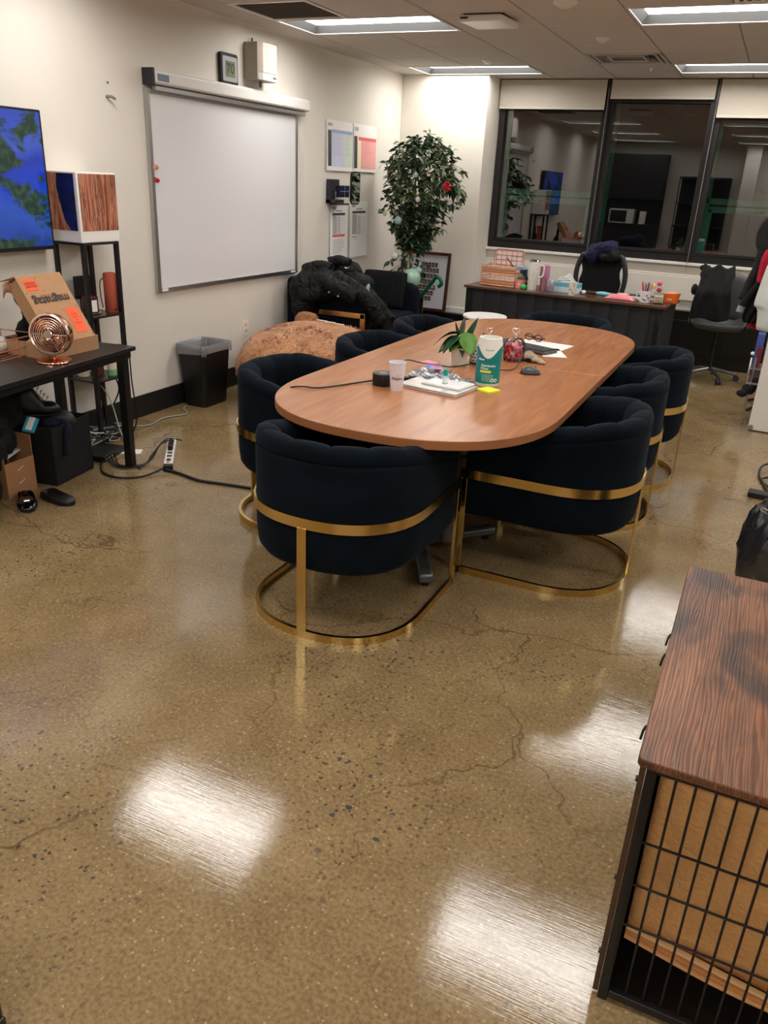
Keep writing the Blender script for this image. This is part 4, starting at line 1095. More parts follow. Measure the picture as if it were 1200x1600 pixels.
# ================================================================== ARTIFICIAL TREE, FRAME, BALLOON
tr = thing('artificial_tree', 'leafy artificial ficus tree with bamboo stake in the room corner', 'tree', (-3.28, 7.60, 0))
m = MB(); m.lathe([(.001,0), (.12,0), (.15,.25), (.16,.26), (.155,.27), (.14,.26), (.13,.22), (.001,.22)], seg=28); m.build('pot', BLACKP, tr)
m = MB()
m.tube([(0,0,.2), (.02,.01,.7), (-.01,0,1.0), (.03,.0,1.3), (0,.0,1.7)], lambda u: .016-.008*u, 8)
m.tube([(.02,0,.22), (-.01,.02,.7), (.03,.01,1.1), (.0,.02,1.5)], .010, 8); m.tube([(-.02,0,.22), (.03,-.02,.8), (-.02,.0,1.2)], .009, 8)
m.build('trunk', mat('tan_trunk', (152,112,66), .8, var=.2, vscale=20), tr)
random.seed(21); m = MB(); br = MB()
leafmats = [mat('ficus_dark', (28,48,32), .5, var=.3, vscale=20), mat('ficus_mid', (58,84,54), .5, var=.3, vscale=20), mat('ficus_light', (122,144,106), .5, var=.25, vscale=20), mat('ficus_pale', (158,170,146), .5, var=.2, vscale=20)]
def spray(c, L_, direction, n, lw=.037, ll=.072):
    d = Vector(direction).normalized(); c = Vector(c)
    tip = c+d*L_+Vector((0,0,-.25*L_)); br.tube([c, c+d*L_*.5+Vector((0,0,.02)), tip], .0025, 5, smooth=3)
    for i in range(n):
        u = random.uniform(.15, 1.05); p = c+d*L_*u+Vector((0,0,-.25*L_*u*u))
        dd = (d*.6+Vector((random.uniform(-1,1), random.uniform(-1,1), random.uniform(-.9,.5)))).normalized()
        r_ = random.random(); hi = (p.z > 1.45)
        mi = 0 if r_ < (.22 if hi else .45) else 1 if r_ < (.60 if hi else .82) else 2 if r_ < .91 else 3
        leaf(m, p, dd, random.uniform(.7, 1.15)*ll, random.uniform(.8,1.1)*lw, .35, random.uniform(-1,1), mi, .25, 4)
def blobcentre():
    while True:
        z = random.uniform(.98, 1.98); t_ = (z-.98)/1.0
        rx = (.15+.29*min(1, t_/.45) if t_ < .8 else .44*(1-(t_-.8)/.2*.55)); cx = .03+.06*t_
        a = random.uniform(0, 2*PI); r_ = math.sqrt(random.random())*(.97)
        return Vector((cx+rx*r_*math.cos(a), .8*rx*r_*math.sin(a), z)), a
for k in range(330):
    c_, a = blobcentre(); start = Vector((.02+c_.x*.35, c_.y*.35, c_.z-.06))
    spray(start, (c_-start).length+.03, c_-start+Vector((0,0,.02)), 9)
for k in range(16):
    a = random.uniform(0, 2*PI); z = random.uniform(.72,.95); spray((0,0,z), random.uniform(.12,.24), (math.cos(a), math.sin(a), random.uniform(-.3,.5)), 6)
for k in range(10): spray((.28,-.05,1.62), .24, (1,-.1+.06*k-.3,.3-.11*k), 7)
for k in range(4): spray((.12,-.02,1.9), .16, (.15*k-.1,-.1,1.5), 4, ll=.07)
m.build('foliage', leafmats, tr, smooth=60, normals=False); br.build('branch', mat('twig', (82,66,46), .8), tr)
for (x, y, z, r_, c, lab) in ((-3.13, 7.36, 1.44, .026, (236,234,222), 'white ball ornament in the right middle of the tree'),
                              (-3.28, 7.26, 1.245, .036, (140,172,172), 'pale grey-blue ball ornament in the middle of the tree'),
                              (-3.33, 7.33, .915, .032, (214,216,212), 'white ball ornament low on the tree trunk'),
                              (-3.08, 7.36, .80, .033, (150,190,180), 'pale teal ball ornament on the lowest sprig near the frame'),
                              (-3.43, 7.28, 1.30, .022, (176,190,160), 'small pale green ball ornament at the left of the tree'),
                              (-3.15, 7.32, 1.65, .022, (170,190,196), 'small pale blue ball ornament high in the tree')):
    m = MB(); m.ell((0,0,0), (r_,r_,r_*1.05), 20, 12); m.cyl((0,0,r_), (0,0,r_+.012), .005)
    props(m.build('ball_ornament', mat('ornament_%d%d' % (c[0], c[2]), c, .3), loc=(x, y, z)), lab, 'ornament')
t = thing('gift_bow', 'shiny red bow on the right side of the artificial tree', 'bow', (-2.87, 7.42, 1.56))
m = MB()
for k in range(7):
    a = 2*PI*k/7
    m.tube([(0,0,0), (.03*math.cos(a),-.02,.03*math.sin(a)+.012), (.045*math.cos(a+.3),0,.04*math.sin(a+.3)), (.02*math.cos(a+.4),.012,.02*math.sin(a)), (0,0,0)], .009, 6, flat=.25)
m.build('ribbon_loops', mat('red_ribbon', (196,30,44), .3), t)
fr = thing('framed_picture', 'dark red framed sheet of small portrait photos leaning on the wall', 'picture frame', (-3.33, 8.08, .315))
W_, H_ = .50, .60
m = MB()
for (xa, xb, za, zb) in ((-.28, .28, 0, .03), (-.28, .28, .575, .605), (-.28, -.25, .03, .575), (.25, .28, .03, .575)): m.bb(xa, xb, -.012, .012, za, zb)
of = m.build('frame', mat('mahogany_frame', (68,30,30), .35), fr, smooth=0, bevel=.004)
m = MB(); m.bb(-.25, .25, -.002, .008, .03, .575); ob = m.build('backing_sheet', mat('portrait_sheet', (198,200,208), .4), fr, smooth=0)
m = MB()
rows_ = [5, 6, 9, 8, 9, 8, 7]
for r_, n_ in enumerate(rows_):
    for q in range(n_):
        x = -.03+(q-(n_-1)/2)*.038+(.08 if r_ < 2 else 0); z = .475-r_*.058
        m.box((x, -.0035, z), (.031,.002,.044)); m.box((x, -.005, z-.004), (.010,.002,.016), mi=1)
og = m.build('portrait', [mat('portrait_dark', (66,44,42), .5), mat('portrait_skin', (172,136,124), .5)], fr, smooth=0)
for o in (of, ob, og): o.rotation_euler = (R(-7), 0, 0)
bl = thing('balloon', 'pale mint green round balloon behind the loveseat arm', 'balloon', (-3.10, 7.25, .735))
m = MB(); m.ell((0,0,0), (.085,.085,.092), 28, 18); m.cyl((0,0,-.105), (0,0,-.09), .012, .005); m.build('balloon_skin', mat('mint_latex', (160,200,180), .22, coat=.4), bl)
cn = thing('foil_cane', 'green foil cane-shaped balloon in front of the portrait frame', 'balloon', (-2.98, 7.4, 0))
m = MB(); m.tube([(-.10,.0,.46), (-.08,.0,.54), (-.04,.0,.60), (.03,.0,.69), (.07,.0,.745), (.11,0,.74), (.13,0,.69), (.10,0,.66)], .018, 10)
m.tube([(-.11,.01,.60), (-.09,0,.54), (-.07,.0,.46)], .024, 8); m.build('foil_tube', mat('green_foil', (14,104,74), .22, .5), cn)
m = MB(); m.tube([(-.08,0,.48), (-.10,0,.36), (-.11,-.01,.2), (-.10,0,.05), (-.10,0,.0)], .004, 6); m.tube([(-.08,0,.40), (-.05,0,.28), (-.08,0,.2), (-.06,.02,.14)], .003, 6); m.build('ribbon_tail', CABLEW, cn)

# ================================================================== SKIRTED DESK AND ITS ITEMS
DWOOD = wood_material('dark_walnut', [srgb(52,34,26), srgb(80,54,40), srgb(104,72,54)], rough=.3, scale=(1, 9, 9), bump=.02)
DX, DY, DR = -1.575, 7.265, R(-4.2)
dk = thing('skirted_desk', 'dark wood desk with pleated black cloth skirt before the windows', 'desk', (DX, DY, 0), DR)
m = MB(); m.bb(-.90, .90, -.285, .285, .727, .75); m.build('desktop', DWOOD, dk, smooth=0, bevel=.004)
m = MB(); n = 520; rows = []; per = 0
path = [(.885,.27), (.885,-.27), (-.885,-.27), (-.885,.27)]; Ls = [math.dist(path[i], path[i+1]) for i in range(3)]; tot = sum(Ls)
for i in range(n+1):
    d = tot*i/n; k = 0; dd = d
    while k < 2 and dd > Ls[k]: dd -= Ls[k]; k += 1
    a, b = path[k], path[k+1]; t_ = min(1, dd/Ls[k]); p = Vector((a[0]+(b[0]-a[0])*t_, a[1]+(b[1]-a[1])*t_, 0))
    tn = Vector((b[0]-a[0], b[1]-a[1], 0)).normalized(); out = Vector((-tn.y, tn.x, 0))*-1
    ph = (d/.165) % 1
    saw = ph**.7 if ph < .93 else (1-ph)/.07*.95
    row = []
    for z, amp in ((.728,.008), (.70,.022), (.5,.034), (.25,.042), (.01,.048)):
        row.append(p+out*(.004+amp*saw+.006*(1-z)*noise.noise(Vector((d*3, z*2, 0))))+Vector((0,0,z)))
    rows.append(row)
m.grid(rows); m.build('cloth_skirt', mat('black_skirt_cloth', (36,37,39), .8, var=.1, vscale=20), dk, smooth=50, normals=False)
for x in (-.84, .84):
    for y in (-.23, .23):
        m = MB(); m.bb(x-.02, x+.02, y-.02, y+.02, 0, .727); m.build('leg', BLACKM, dk, smooth=0)
ZD = .75
RG = mat('rose_gold_wire', (222,150,116), .3, .7)
def D(x, y): # desk-local to world
    return (DX+x*math.cos(DR)-y*math.sin(DR), DY+x*math.sin(DR)+y*math.cos(DR))
t = thing('desk_organizer', 'rose gold wire two-tier tray organizer at the left end of the desk', 'organizer', (-2.215, 7.30, ZD), DR)
m = MB(); w_, d_ = .165, .11
def wire_rect(m, w, d, z, r=.0035): m.tube([(-w,-d,z), (w,-d,z), (w,d,z), (-w,d,z)], r, 6, smooth=0, closed=True)
for z in (.004, .075, .105, .165): wire_rect(m, w_, d_, z)
for z in (.03, .052, .128, .147): wire_rect(m, w_, d_, z, .002)
for x in (-w_, w_):
    for y in (-d_, d_): m.cyl((x,y,0), (x,y,.18), .0035, seg=6)
m.build('wire_frame', RG, t)
for z in (.006, .107):
    m = MB(); m.bb(-w_+.004, w_-.004, -d_+.004, d_-.004, z, z+.004); m.bb(-w_+.004, w_-.004, -d_, -d_+.003, z, z+.05); m.build('tray', mat('rose_wood_tray', (176,124,92), .5), t, smooth=0)
m = MB()
for k in range(6): m.cyl((-.12+.05*k, .115, .0), (-.12+.05*k, .115, .30), .0025, seg=6)
for k in range(4): m.cyl((-.14,.115,.17+.042*k), (.15,.115,.17+.042*k), .0025, seg=6)
m.tube([(-.14,.115,.17), (-.14,.115,.28), (-.12,.115,.305), (.13,.115,.305), (.15,.115,.28), (.15,.115,.17)], .004, 6, smooth=0)
m.build('wire_grid_back', RG, t)
m = MB(); m.bb(-.13, .13, .119, .1215, .16, .295); props(m.build('paper_sheet', mat('pinkish_paper', (240,224,220), .7), loc=(-2.215, 7.30, ZD), rz=DR, smooth=0), 'white paper sheet standing behind the rose gold wire grid', 'paper')
m = MB(); m.bb(-.04, .04, -.05, .03, 0, .02); props(m.build('notepad', mat('magenta', (170,50,80), .5), loc=(-2.20, 7.27, ZD+.112), rz=DR, smooth=0), 'magenta notepad on the upper tray of the wire organizer', 'notepad')
m = MB(); m.cyl((0,0,0), (-.07,-.01,.08), .005, seg=8); props(m.build('pen', mat('dark_pen'), loc=(-2.10, 7.24, ZD+.17)), 'dark pen sticking up from the top of the wire organizer', 'pen')
for (x, y, z, w_, d_, h_, c, lab) in ((-1.99, 7.40, 0, .13, .10, .09, (44,44,62), 'dark navy box behind the pink mug, bottom of two'), (-2.02, 7.40, .09, .11, .09, .055, (36,46,80), 'dark blue box stacked on the navy box behind the mug'), (-2.07, 7.37, .145, .09, .08, .03, (150,190,210), 'pale blue packet topmost behind the wire organizer'), (-1.925, 7.34, 0, .05, .05, .10, (226,90,130), 'hot pink box between the mug and the white tumbler')):
    m = MB(); m.bb(-w_/2, w_/2, -d_/2, d_/2, 0, h_); props(m.build('small_box', mat('box_%d' % c[0], c, .5), loc=(x, y, ZD+z), rz=R(8), bevel=.004, smooth=0), lab, 'box')
def mug(loc, body, label, rz=0, h=.085, r=.04):
    t = thing('mug', label, 'mug', loc, rz)
    m = MB(); m.lathe([(.001,0), (r-.003,0), (r,.003), (r,h), (r-.003,h), (r-.004,.006), (.001,.006)], seg=28); m.build('cup_body', body, t)
    m = MB(); m.tube([(-r+.002,0,h*.8), (-r-.022,0,h*.78), (-r-.028,0,h*.5), (-r-.02,0,h*.25), (-r+.002,0,h*.2)], .005, 8); m.build('handle', body, t)
    return t
t = mug((-2.005, 7.17, ZD), mat('pink_ceramic', (236,140,136), .35), 'pink mug with a heart holding a small cactus plant', R(200), .08, .042)
m = MB(); m.prism(heart_pts(.016), 0, .0015, M=MX@Matrix.Identity(3), c=(0,0,0)); 
hx = MB(); hx.prism(heart_pts(.017), .0405, .0428, M=Matrix(((0,0,1),(1,0,0),(0,1,0))), c=(0,0,.04)); m.bm.free(); o = hx.build('heart_print', mat('heart_pale', (246,190,180), .4), t, smooth=0); o.rotation_euler = (0,0,R(-90-200))
t = thing('small_cactus', 'little round grey-green cactus growing in the pink mug', 'plant', (-2.005, 7.17, ZD+.012))
m = MB()
for i, (x, y, r_) in enumerate(((0,0,.026), (.015,.01,.018), (-.016,.006,.018))):
    m.ell((x,y,.07+r_*.5), (r_,r_,r_*1.1), 12, 8)
m.bb(-.02,.02,-.02,.02,0,.06)
m.build('cactus_body', mat('cactus_green', (112,122,88), .8, var=.3, vscale=90, bump=.8, bscale=150), t)
m = MB(); m.ell((0,0,.024), (.024,.024,.024), 20, 14); props(m.build('green_ball', mat('neon_green', (40,214,90), .5), loc=(-1.955, 7.115, ZD)), 'small neon green ball at the front edge of the desk', 'ball')
def tumbler(loc, mt, label, h=.245, r=.05, lid=None, handle=True, rz=0):
    t = thing('tumbler', label, 'tumbler', loc, rz)
    m = MB(); m.lathe([(.001,0), (r*.74,0), (r*.78,.004), (r*.8,h*.42), (r,h*.52), (r,h*.97), (r*.97,h)], seg=32); m.build('tumbler_body', mt, t)
    m = MB(); m.lathe([(r*1.0,h), (r*1.02,h+.006), (r*.9,h+.012), (.001,h+.012)], seg=32); m.build('lid', lid or mt, t)
    if handle:
        m = MB(); m.tube([(r-.003,0,h*.86), (r+.035,0,h*.86), (r+.04,0,h*.7), (r+.03,0,h*.5), (r-.003,0,h*.46)], .008, 8); m.build('handle', mt, t)
    return t
k = NT('leopard_white'); v = k.coords((1,1,1)); vo = k.n('TexVoronoi'); vo.inputs['Scale'].default_value = 75; k.l(v, vo.inputs['Vector'])
k.l(k.ramp(vo.outputs['Distance'], [(.2, srgb(176,168,156)), (.34, srgb(232,230,222))]), k.p.inputs['Base Color']); k.p.inputs['Roughness'].default_value = .4
tumbler((-1.885, 7.13, ZD), k.m, 'tall white patterned tumbler with handle near the desk front', lid=CHROME, rz=R(10))
tumbler((-1.80, 7.21, ZD), mat('mauve_steel', (196,134,160), .35, .2), 'mauve pink tumbler standing just behind the white tumbler', h=.205, r=.042, handle=False)
t = thing('soda_can', 'slim silver drink can right of the mauve tumbler', 'can', (-1.715, 7.15, ZD))
m = MB(); m.lathe([(.001,0), (.024,0), (.028,.006), (.028,.095), (.024,.105), (.022,.104), (.001,.102)], seg=24); m.build('can_body', mat('can_silver', (188,190,204), .25, .6, var=.15, vscale=60), t)
t = thing('tissue_box', 'teal and white tissue box with a large tissue pulled up', 'tissue box', (-1.60, 7.27, ZD), R(-4))
m = MB(); m.bb(-.115, .115, -.06, .06, 0, .045, 0); m.bb(-.115, .115, -.06, .06, .045, .08, 1); m.build('carton', [mat('tissue_white_blue', (214,228,232), .5), mat('tissue_teal', (104,176,196), .5)], t, smooth=0)
m = MB(); rows = []
for i in range(13):
    u = i/12*2-1; rows.append([Vector((u*.10+.01*math.sin(j*2), (.03*(1-j/6)+.01*math.sin(u*9+j))*(1 if j % 2 else -1)*.5, .078+(j/6)*(.075*(1-abs(u)**1.5)+.012*math.sin(u*7)))) for j in range(7)])
m.grid(rows); m.build('tissue', PAPER, t, smooth=60, solid=.001, normals=False)
t = thing('paper_cup', 'small paper cup with colourful leaf print in front of the office chair', 'cup', (-1.51, 7.07, ZD))
m = MB(); m.lathe([(.001,0), (.029,0), (.038,.105), (.04,.107), (.038,.11), (.036,.107), (.028,.005), (.001,.005)], seg=28)
k = NT('leafy_print'); v = k.coords(); n_ = k.noise(v, 42, 2); k.l(k.ramp(n_, [(.40, srgb(228,222,208)), (.58, srgb(228,222,208)), (.63, srgb(110,150,110)), (.70, srgb(206,120,96))]), k.p.inputs['Base Color'])
m.build('cup_body', k.m, t)
m = MB(); m.ell((0,0,.018), (.02,.02,.018), 14, 10); props(m.build('white_ball', WHITE, loc=(-1.435, 7.20, ZD)), 'small white round knob object beside the leaf-print cup', 'knob')
t = thing('eyeglass_case', 'light turquoise oblong case lying flat on the desk', 'case', (-1.27, 7.25, ZD), R(-12))
m = MB(); m.ell((0,0,.016), (.075,.03,.018), 24, 12); m.build('case_shell', mat('turquoise', (128,196,206), .4), t)
m = MB(); m.bb(-.3, -.07, -.02, .012, .0, .012); m.build('strap', BLACKF, t, smooth=0, bevel=.004)
t = thing('candy_packet', 'pink plastic packet at the desk front edge', 'packet', (-1.10, 7.10, ZD), R(-6))
m = MB(); rows = []
for i in range(25):
    u = i/24*2-1; rows.append([Vector((u*.125, v_*.05*(1-.1*u), .004+.034*max(0,1-abs(u)**4)*max(0,1-v_*v_)**.6*(1+.4*noise.noise(Vector((u*4, v_*3, 1)))))) for v_ in [j/10*2-1 for j in range(11)]])
m.grid(rows); m.build('wrapper', mat('pink_wrap', (240,142,150), .3, var=.12, vscale=24), t, smooth=40, solid=.002, normals=False)
m = MB(); m.bb(-.04,.05,.02,.09,.03,.045); m.build('pale_flap', mat('pale_pink', (246,200,196), .4), t, smooth=0, bevel=.005)
keyboard((-1.02, 7.36, ZD), DR, 'white and dark keyboard near the right end of the skirted desk', w=.36, mt=WHITE)
t = mug((-.895, 7.07, ZD), mat('mug_white_print', (226,222,226), .35, var=.1, vscale=40), 'white printed mug full of coloured pens and pencils', R(0), .095, .043)
m = MB()
for a, z in ((-1.2,.06), (-1.8,.03), (-1.4,.022), (-.9,.04)): m.ell((.0425*math.cos(a), .0425*math.sin(a), z), (.008,.008,.009), 10, 6)
m.build('print', mat('mug_print', (136,106,128), .5), t)
pc = [(240,140,50), (230,100,40), (60,80,170), (40,50,110), (220,60,60), (244,170,60), (150,60,140), (236,120,40), (40,40,46), (210,170,190)]
random.seed(4)
for i, c in enumerate(pc):
    a = 2*PI*i/len(pc); dx, dy = .022*math.cos(a), .022*math.sin(a); tx, ty = dx*2.0, dy*2.0; h_ = random.uniform(.135,.165)
    m = MB(); m.cyl((dx*.5, dy*.5, .01), (tx, ty, h_), .0042, seg=7); m.cyl((tx, ty, h_), (tx*1.04, ty*1.04, h_+.012), .0042, .0008, seg=7)
    props(m.build('pencil', mat('pencil_%d_%d' % (c[0], c[1]), c, .45), loc=(-.895, 7.07, ZD)), ('pale orange','red-orange','blue','dark navy','bright red','yellow-orange','purple','deep orange','black','pale lilac')[i]+' pencil or pen standing in the white printed mug on the desk', 'pencil', 'pens and pencils in the white mug')
t = thing('candle_jar', 'square clear glass candle jar beside the white pencil mug', 'candle', (-.785, 7.06, ZD), R(10))
m = MB(); m.prism(rrect(.042,.042,.012), 0, .085); m.build('glass_jar', JG, t, bevel=.004, smooth=0)
m = MB(); m.prism(rrect(.036,.036,.01), .012, .062); m.build('wax', mat('cream_wax', (240,222,190), .5), t, bevel=.003, smooth=0)
m = MB(); m.cyl((0,0,.062), (0,0,.075), .0012, seg=6); m.build('wick', BLACK, t)
for (x, y, z, c, lab) in ((-.81,7.17,.15,(226,90,110),'pink round lollipop behind the candle jar'), (-.80,7.12,.105,(168,50,60),'dark red round lollipop behind the candle jar'), (-.85,7.14,.13,(236,214,150),'yellow round lollipop between mug and candle jar')):
    t = thing('lollipop', lab, 'lollipop', (x, y, ZD))
    m = MB(); m.ell((0,0,z), (.022,.014,.02), 16, 10); m.build('candy', mat('lolly_%d' % c[0], c, .3), t)
    m = MB(); m.cyl((0,0,.0), (0,0,z-.015), .002, seg=6); m.build('stick', PAPER, t)
t = thing('snack_bag', 'orange snack box-bag standing at the right end of the desk', 'bag', (-.70, 7.20, ZD), R(-20))
m = MB(); a = [Vector((x*.045, y*.03, 0)) for x, y in ((-1,-1), (1,-1), (1,1), (-1,1))]; b = [Vector((x*.062, y*.04, .075+(.012 if x > 0 else 0))) for x, y in ((-1,-1), (1,-1), (1,1), (-1,1))]
m.grid([a, b], cv=True, cap=True); m.build('bag_body', mat('snack_orange', (238,112,36), .4), t, smooth=0, bevel=.005)
m = MB(); m.ell((0,0,.075), (.035,.02,.015)); m.build('contents', mat('peach', (246,170,140), .5), t)
m = MB(); m.text('YUMS', .018, lambda x, y: Vector((x, -.0375-.0*y, .032+y)), bold=.0006); m.build('print', PAPER, t, smooth=0, normals=False)

# ================================================================== OFFICE CHAIRS
oc = thing('office_chair', 'black mesh-back office chair behind the skirted desk', 'chair', (-1.44, 7.92, 0), R(180-6))
m = MB()
fr_pts = [(-.17,0,.60), (-.225,.01,.74), (-.235,.02,.88), (-.20,.03,1.0), (-.15,.03,1.035), (.15,.03,1.035), (.20,.03,1.0), (.235,.02,.88), (.225,.01,.74), (.17,0,.60)]
m.tube(fr_pts, .024, 10, closed=True); m.build('backrest_frame', mat('chair_grey_frame', (52,53,56), .5), oc)
m = MB(); rows = []
for i in range(15):
    z = .62+.41*i/14; ww = .165+.045*math.sin(PI*min(1, (z-.6)/.62))
    if .80 < z < .98: ww -= .03*math.sin(PI*(z-.8)/.18)
    rows.append([Vector((ww*u/5, .004+.02*(z-.6)/.4-.03*(1-(u/5)**2), z)) for u in range(-5, 6)])
m.grid(rows); m.build('mesh_panel', mat('black_mesh', (20,21,24), .8, bump=.6, bscale=400), oc, solid=.004, normals=False)
m = MB(); m.prism(rrect(.25,.24,.08), .44, .50, c=(0,-.24,0)); m.build('seat', BLACKF, oc, bevel=.02, seg=3)
m = MB(); m.tube([(0,.03,.62), (0,.06,.5), (0,-.1,.42)], .02, 8); m.build('back_support', BLACKP, oc)
for sx in (-1, 1):
    m = MB(); m.tube([(sx*.2,-.2,.42), (sx*.29,-.2,.45), (sx*.29,-.2,.64)], .014, 8); m.box((sx*.29,-.22,.65), (.06,.24,.025)); m.build('armrest', BLACKP, oc)
def five_star(t, r=.28, n=5, a0=0, mt=BLACKP, h=.44, z0=.09, y0=-.24):
    m = MB(); m.cyl((0,y0,z0), (0,y0,h), .022, .016); m.build('gas_lift', BLACKM, t)
    for k in range(n):
        a = a0+2*PI*k/n; c_, s_ = math.cos(a), math.sin(a)
        m = MB(); m.tube([(0,y0,z0+.01), (r*.5*c_,y0+r*.5*s_,z0-.005), (r*c_,y0+r*s_,z0-.03)], lambda u: .018-.006*u, 8, smooth=3); lg = m.build('base_leg', mt, t)
        m = MB()
        for q in (-.013, .013): m.cyl((r*c_-s_*q-s_*.008, y0+r*s_+c_*q+c_*.008, .026), (r*c_-s_*q+s_*.008, y0+r*s_+c_*q-c_*.008, .026), .026, seg=16)
        m.cyl((r*c_,y0+r*s_,.03), (r*c_,y0+r*s_,z0-.02), .008); m.build('caster', mat('caster_grey', (52,52,54), .5), lg)
five_star(oc)
cloth_thing('hoodie', 'navy blue hoodie bundled over the top of the office chair', 'hoodie', [
    ('e', (-1.46, 7.90, 1.08), (.13,.08,.07)), ('e', (-1.40, 7.88, 1.10), (.09,.08,.07)), ('t', [(-1.58,7.88,1.0), (-1.50,7.86,1.09), (-1.38,7.87,1.14), (-1.33,7.9,1.13)], .035),
    ('e', (-1.53, 7.85, 1.03), (.06,.05,.07)), ('e', (-1.36, 7.89, 1.05), (.06,.06,.07))], mat('navy_hoodie', (18,22,56), .85, var=.3, vscale=20, bump=.4, bscale=60), voxel=.009, disp=.014, size=.05, it=2)
cloth_thing('dark_scarf', 'black knit cloth tucked beside the navy hoodie on the chair', 'cloth', [
    ('e', (-1.345, 7.84, 1.045), (.07,.05,.055)), ('e', (-1.40, 7.83, 1.03), (.07,.04,.04))], BLACKF, voxel=.009, disp=.012, size=.05, it=2)
# grey shell swivel chair at right with vest
sc = thing('swivel_chair', 'grey shell swivel chair with black vest near the right window', 'chair', (-.33, 8.02, 0), R(0))
m = MB(); rows = []
SHELL = mat('chair_shell_grey', (74,74,76), .5)
for i in range(25):
    a = PI*2*i/24; row = []
    for r_, z in ((.02,.47), (.12,.468), (.2,.475), (.24,.50), (.255,.53)):
        side = abs(math.sin(a)) if False else abs(math.cos(a)); zz = z+(.10*max(0, (r_-.2)/.055)*max(0, side-.55)*2 if math.sin(a) > -.3 else 0)
        row.append(Vector((r_*1.02*math.cos(a), r_*.95*math.sin(a), zz)))
    rows.append(row)
m.grid(rows, cu=False); m.build('seat_shell', SHELL, sc, solid=.012, normals=False)
m = MB(); rows = []
for i in range(19):
    a = R(-20+220*i/18); row = []
    h = .24+.16*max(0, math.sin(a))
    if math.sin(a) < .55: h = .13+.11*max(0, math.sin(a))/.55
    for q in range(7): row.append(Vector((.262*math.cos(a)*(1-.05*q/6), .245*math.sin(a)*(1+.12*q/6), .50+(h*q/6)*(1.15))))
    rows.append(row)
m.grid(rows); m.build('back_shell', SHELL, sc, solid=.012, normals=False)
five_star(sc, .25, 5, R(-64), mat('polished_grey', (110,112,116), .25, .8), .46, .09, 0)
vs = thing('black_vest', 'black sleeveless vest hung over the grey swivel chair back', 'vest', (-.415, 8.02, 0))
m = MB(); rows = []
for i in range(23):
    z = .56+.46*i/22; row = []
    hw = .155-.015*(z-.56)/.46 + (.012*math.sin(z*12)); 
    if z > .93: hw = .15-.02*(z-.93)/.09
    for j in range(25):
        u = j/24*2-1; a = u*1.0
        row.append(Vector((hw*u*1.02, -.16-.035*math.cos(u*1.4)+.02*noise.noise(Vector((u*3, z*5, 2)))+.10*max(0, (z-.80)/.2), z+(.02*math.cos(u*PI*2) if i == 22 else 0)-(.012*math.sin(u*4) if i == 0 else 0))))
    rows.append(row)
m.grid(rows); m.build('front_panel', BLACKF, vs, solid=.02, normals=False, sub=1)
m = MB(); m.ell((0,0,0), (.05,.03,.03)); m.build('shoulder', BLACKF, vs, loc=(-.12,.02,.99)); 
m = MB(); m.ell((0,0,0), (.03,.06,.05)); m.build('flap', BLACKF, vs, loc=(-.175,-.03,.80))

# ================================================================== RIGHT SIDE: coats, white cabinet, bin, crate
ck = thing('coat_rack', 'dark metal coat rack carrying the coats at the right edge', 'coat rack', (.25, 7.1, 0))
m = MB(); m.cyl((0,0,0), (0,0,1.75), .018); m.build('pole', BLACKM, ck)
m = MB()
for k in range(4):
    a = R(45+90*k); m.tube([(0,0,.1), (.16*math.cos(a),.16*math.sin(a),.05), (.27*math.cos(a),.27*math.sin(a),.012)], .012, 8)
m.build('foot', BLACKM, ck)
m = MB()
for k in range(4):
    a = R(45+90*k); m.tube([(0,0,1.6), (.1*math.cos(a),.1*math.sin(a),1.62), (.16*math.cos(a),.16*math.sin(a),1.70)], .009, 8)
m.build('hook', BLACKM, ck)
def coat(name, label, cat, mt, cx, cy, profile, depth=.06, seed=1, folds=9, amp=.025, loc=(0,0,0), extra=()):
    """profile: list of (z, left, right) – a hanging garment with real thickness and folds"""
    t = thing(name, label, cat, loc); m = MB(); rows = []
    for z, xl, xr in profile:
        row = []
        n = 40
        for j in range(n):
            a = 2*PI*j/n; u = math.cos(a); c_ = (xl+xr)/2; hw = (xr-xl)/2
            y = cy+depth*math.copysign(abs(math.sin(a))**.7, math.sin(a))+amp*math.sin(u*folds+seed+z*1.5)*min(1, (profile[0][0]-z)*3+.3)
            row.append(Vector((c_+hw*u, y, z)))
        rows.append(row)
    m.grid(rows, cv=True, cap=True)
    o = m.build('shell', mt, t, sub=1)
    for e in extra:
        mm = MB(); mm.tube(e[1], e[2], 12, flat=.6); mm.build(e[0], e[3] if len(e) > 3 else mt, t)
    return t
COATB = mat('charcoal_wool', (36,37,38), .9, var=.25, vscale=12, bump=.4, bscale=60)
coat('long_coat', 'long charcoal coat hanging at the right edge before the window', 'coat', COATB, 0, 7.15,
     [(1.58,.02,.2), (1.46,-.03,.25), (1.30,-.07,.28), (1.20,-.10,.28), (1.05,-.13,.28), (.92,-.155,.26), (.80,-.145,.26), (.70,-.12,.25)], .08, 2,
     extra=[('hood', [(-.03,7.09,1.22), (-.085,7.07,1.30), (-.07,7.06,1.41), (.03,7.07,1.50)], .075), ('sleeve', [(-.08,7.06,1.24), (-.09,7.03,1.10), (-.13,7.01,.95), (-.15,6.98,.86)], .045)])
coat('red_jacket', 'red garment hanging between charcoal coat and white garment', 'jacket', mat('crimson_cloth', (186,24,56), .8, var=.15, vscale=16), 0, 6.98,
     [(1.28,-.04,.24), (1.20,-.09,.26), (1.0,-.075,.26), (.85,-.09,.24), (.70,-.085,.22), (.63,-.07,.2)], .03, 5)
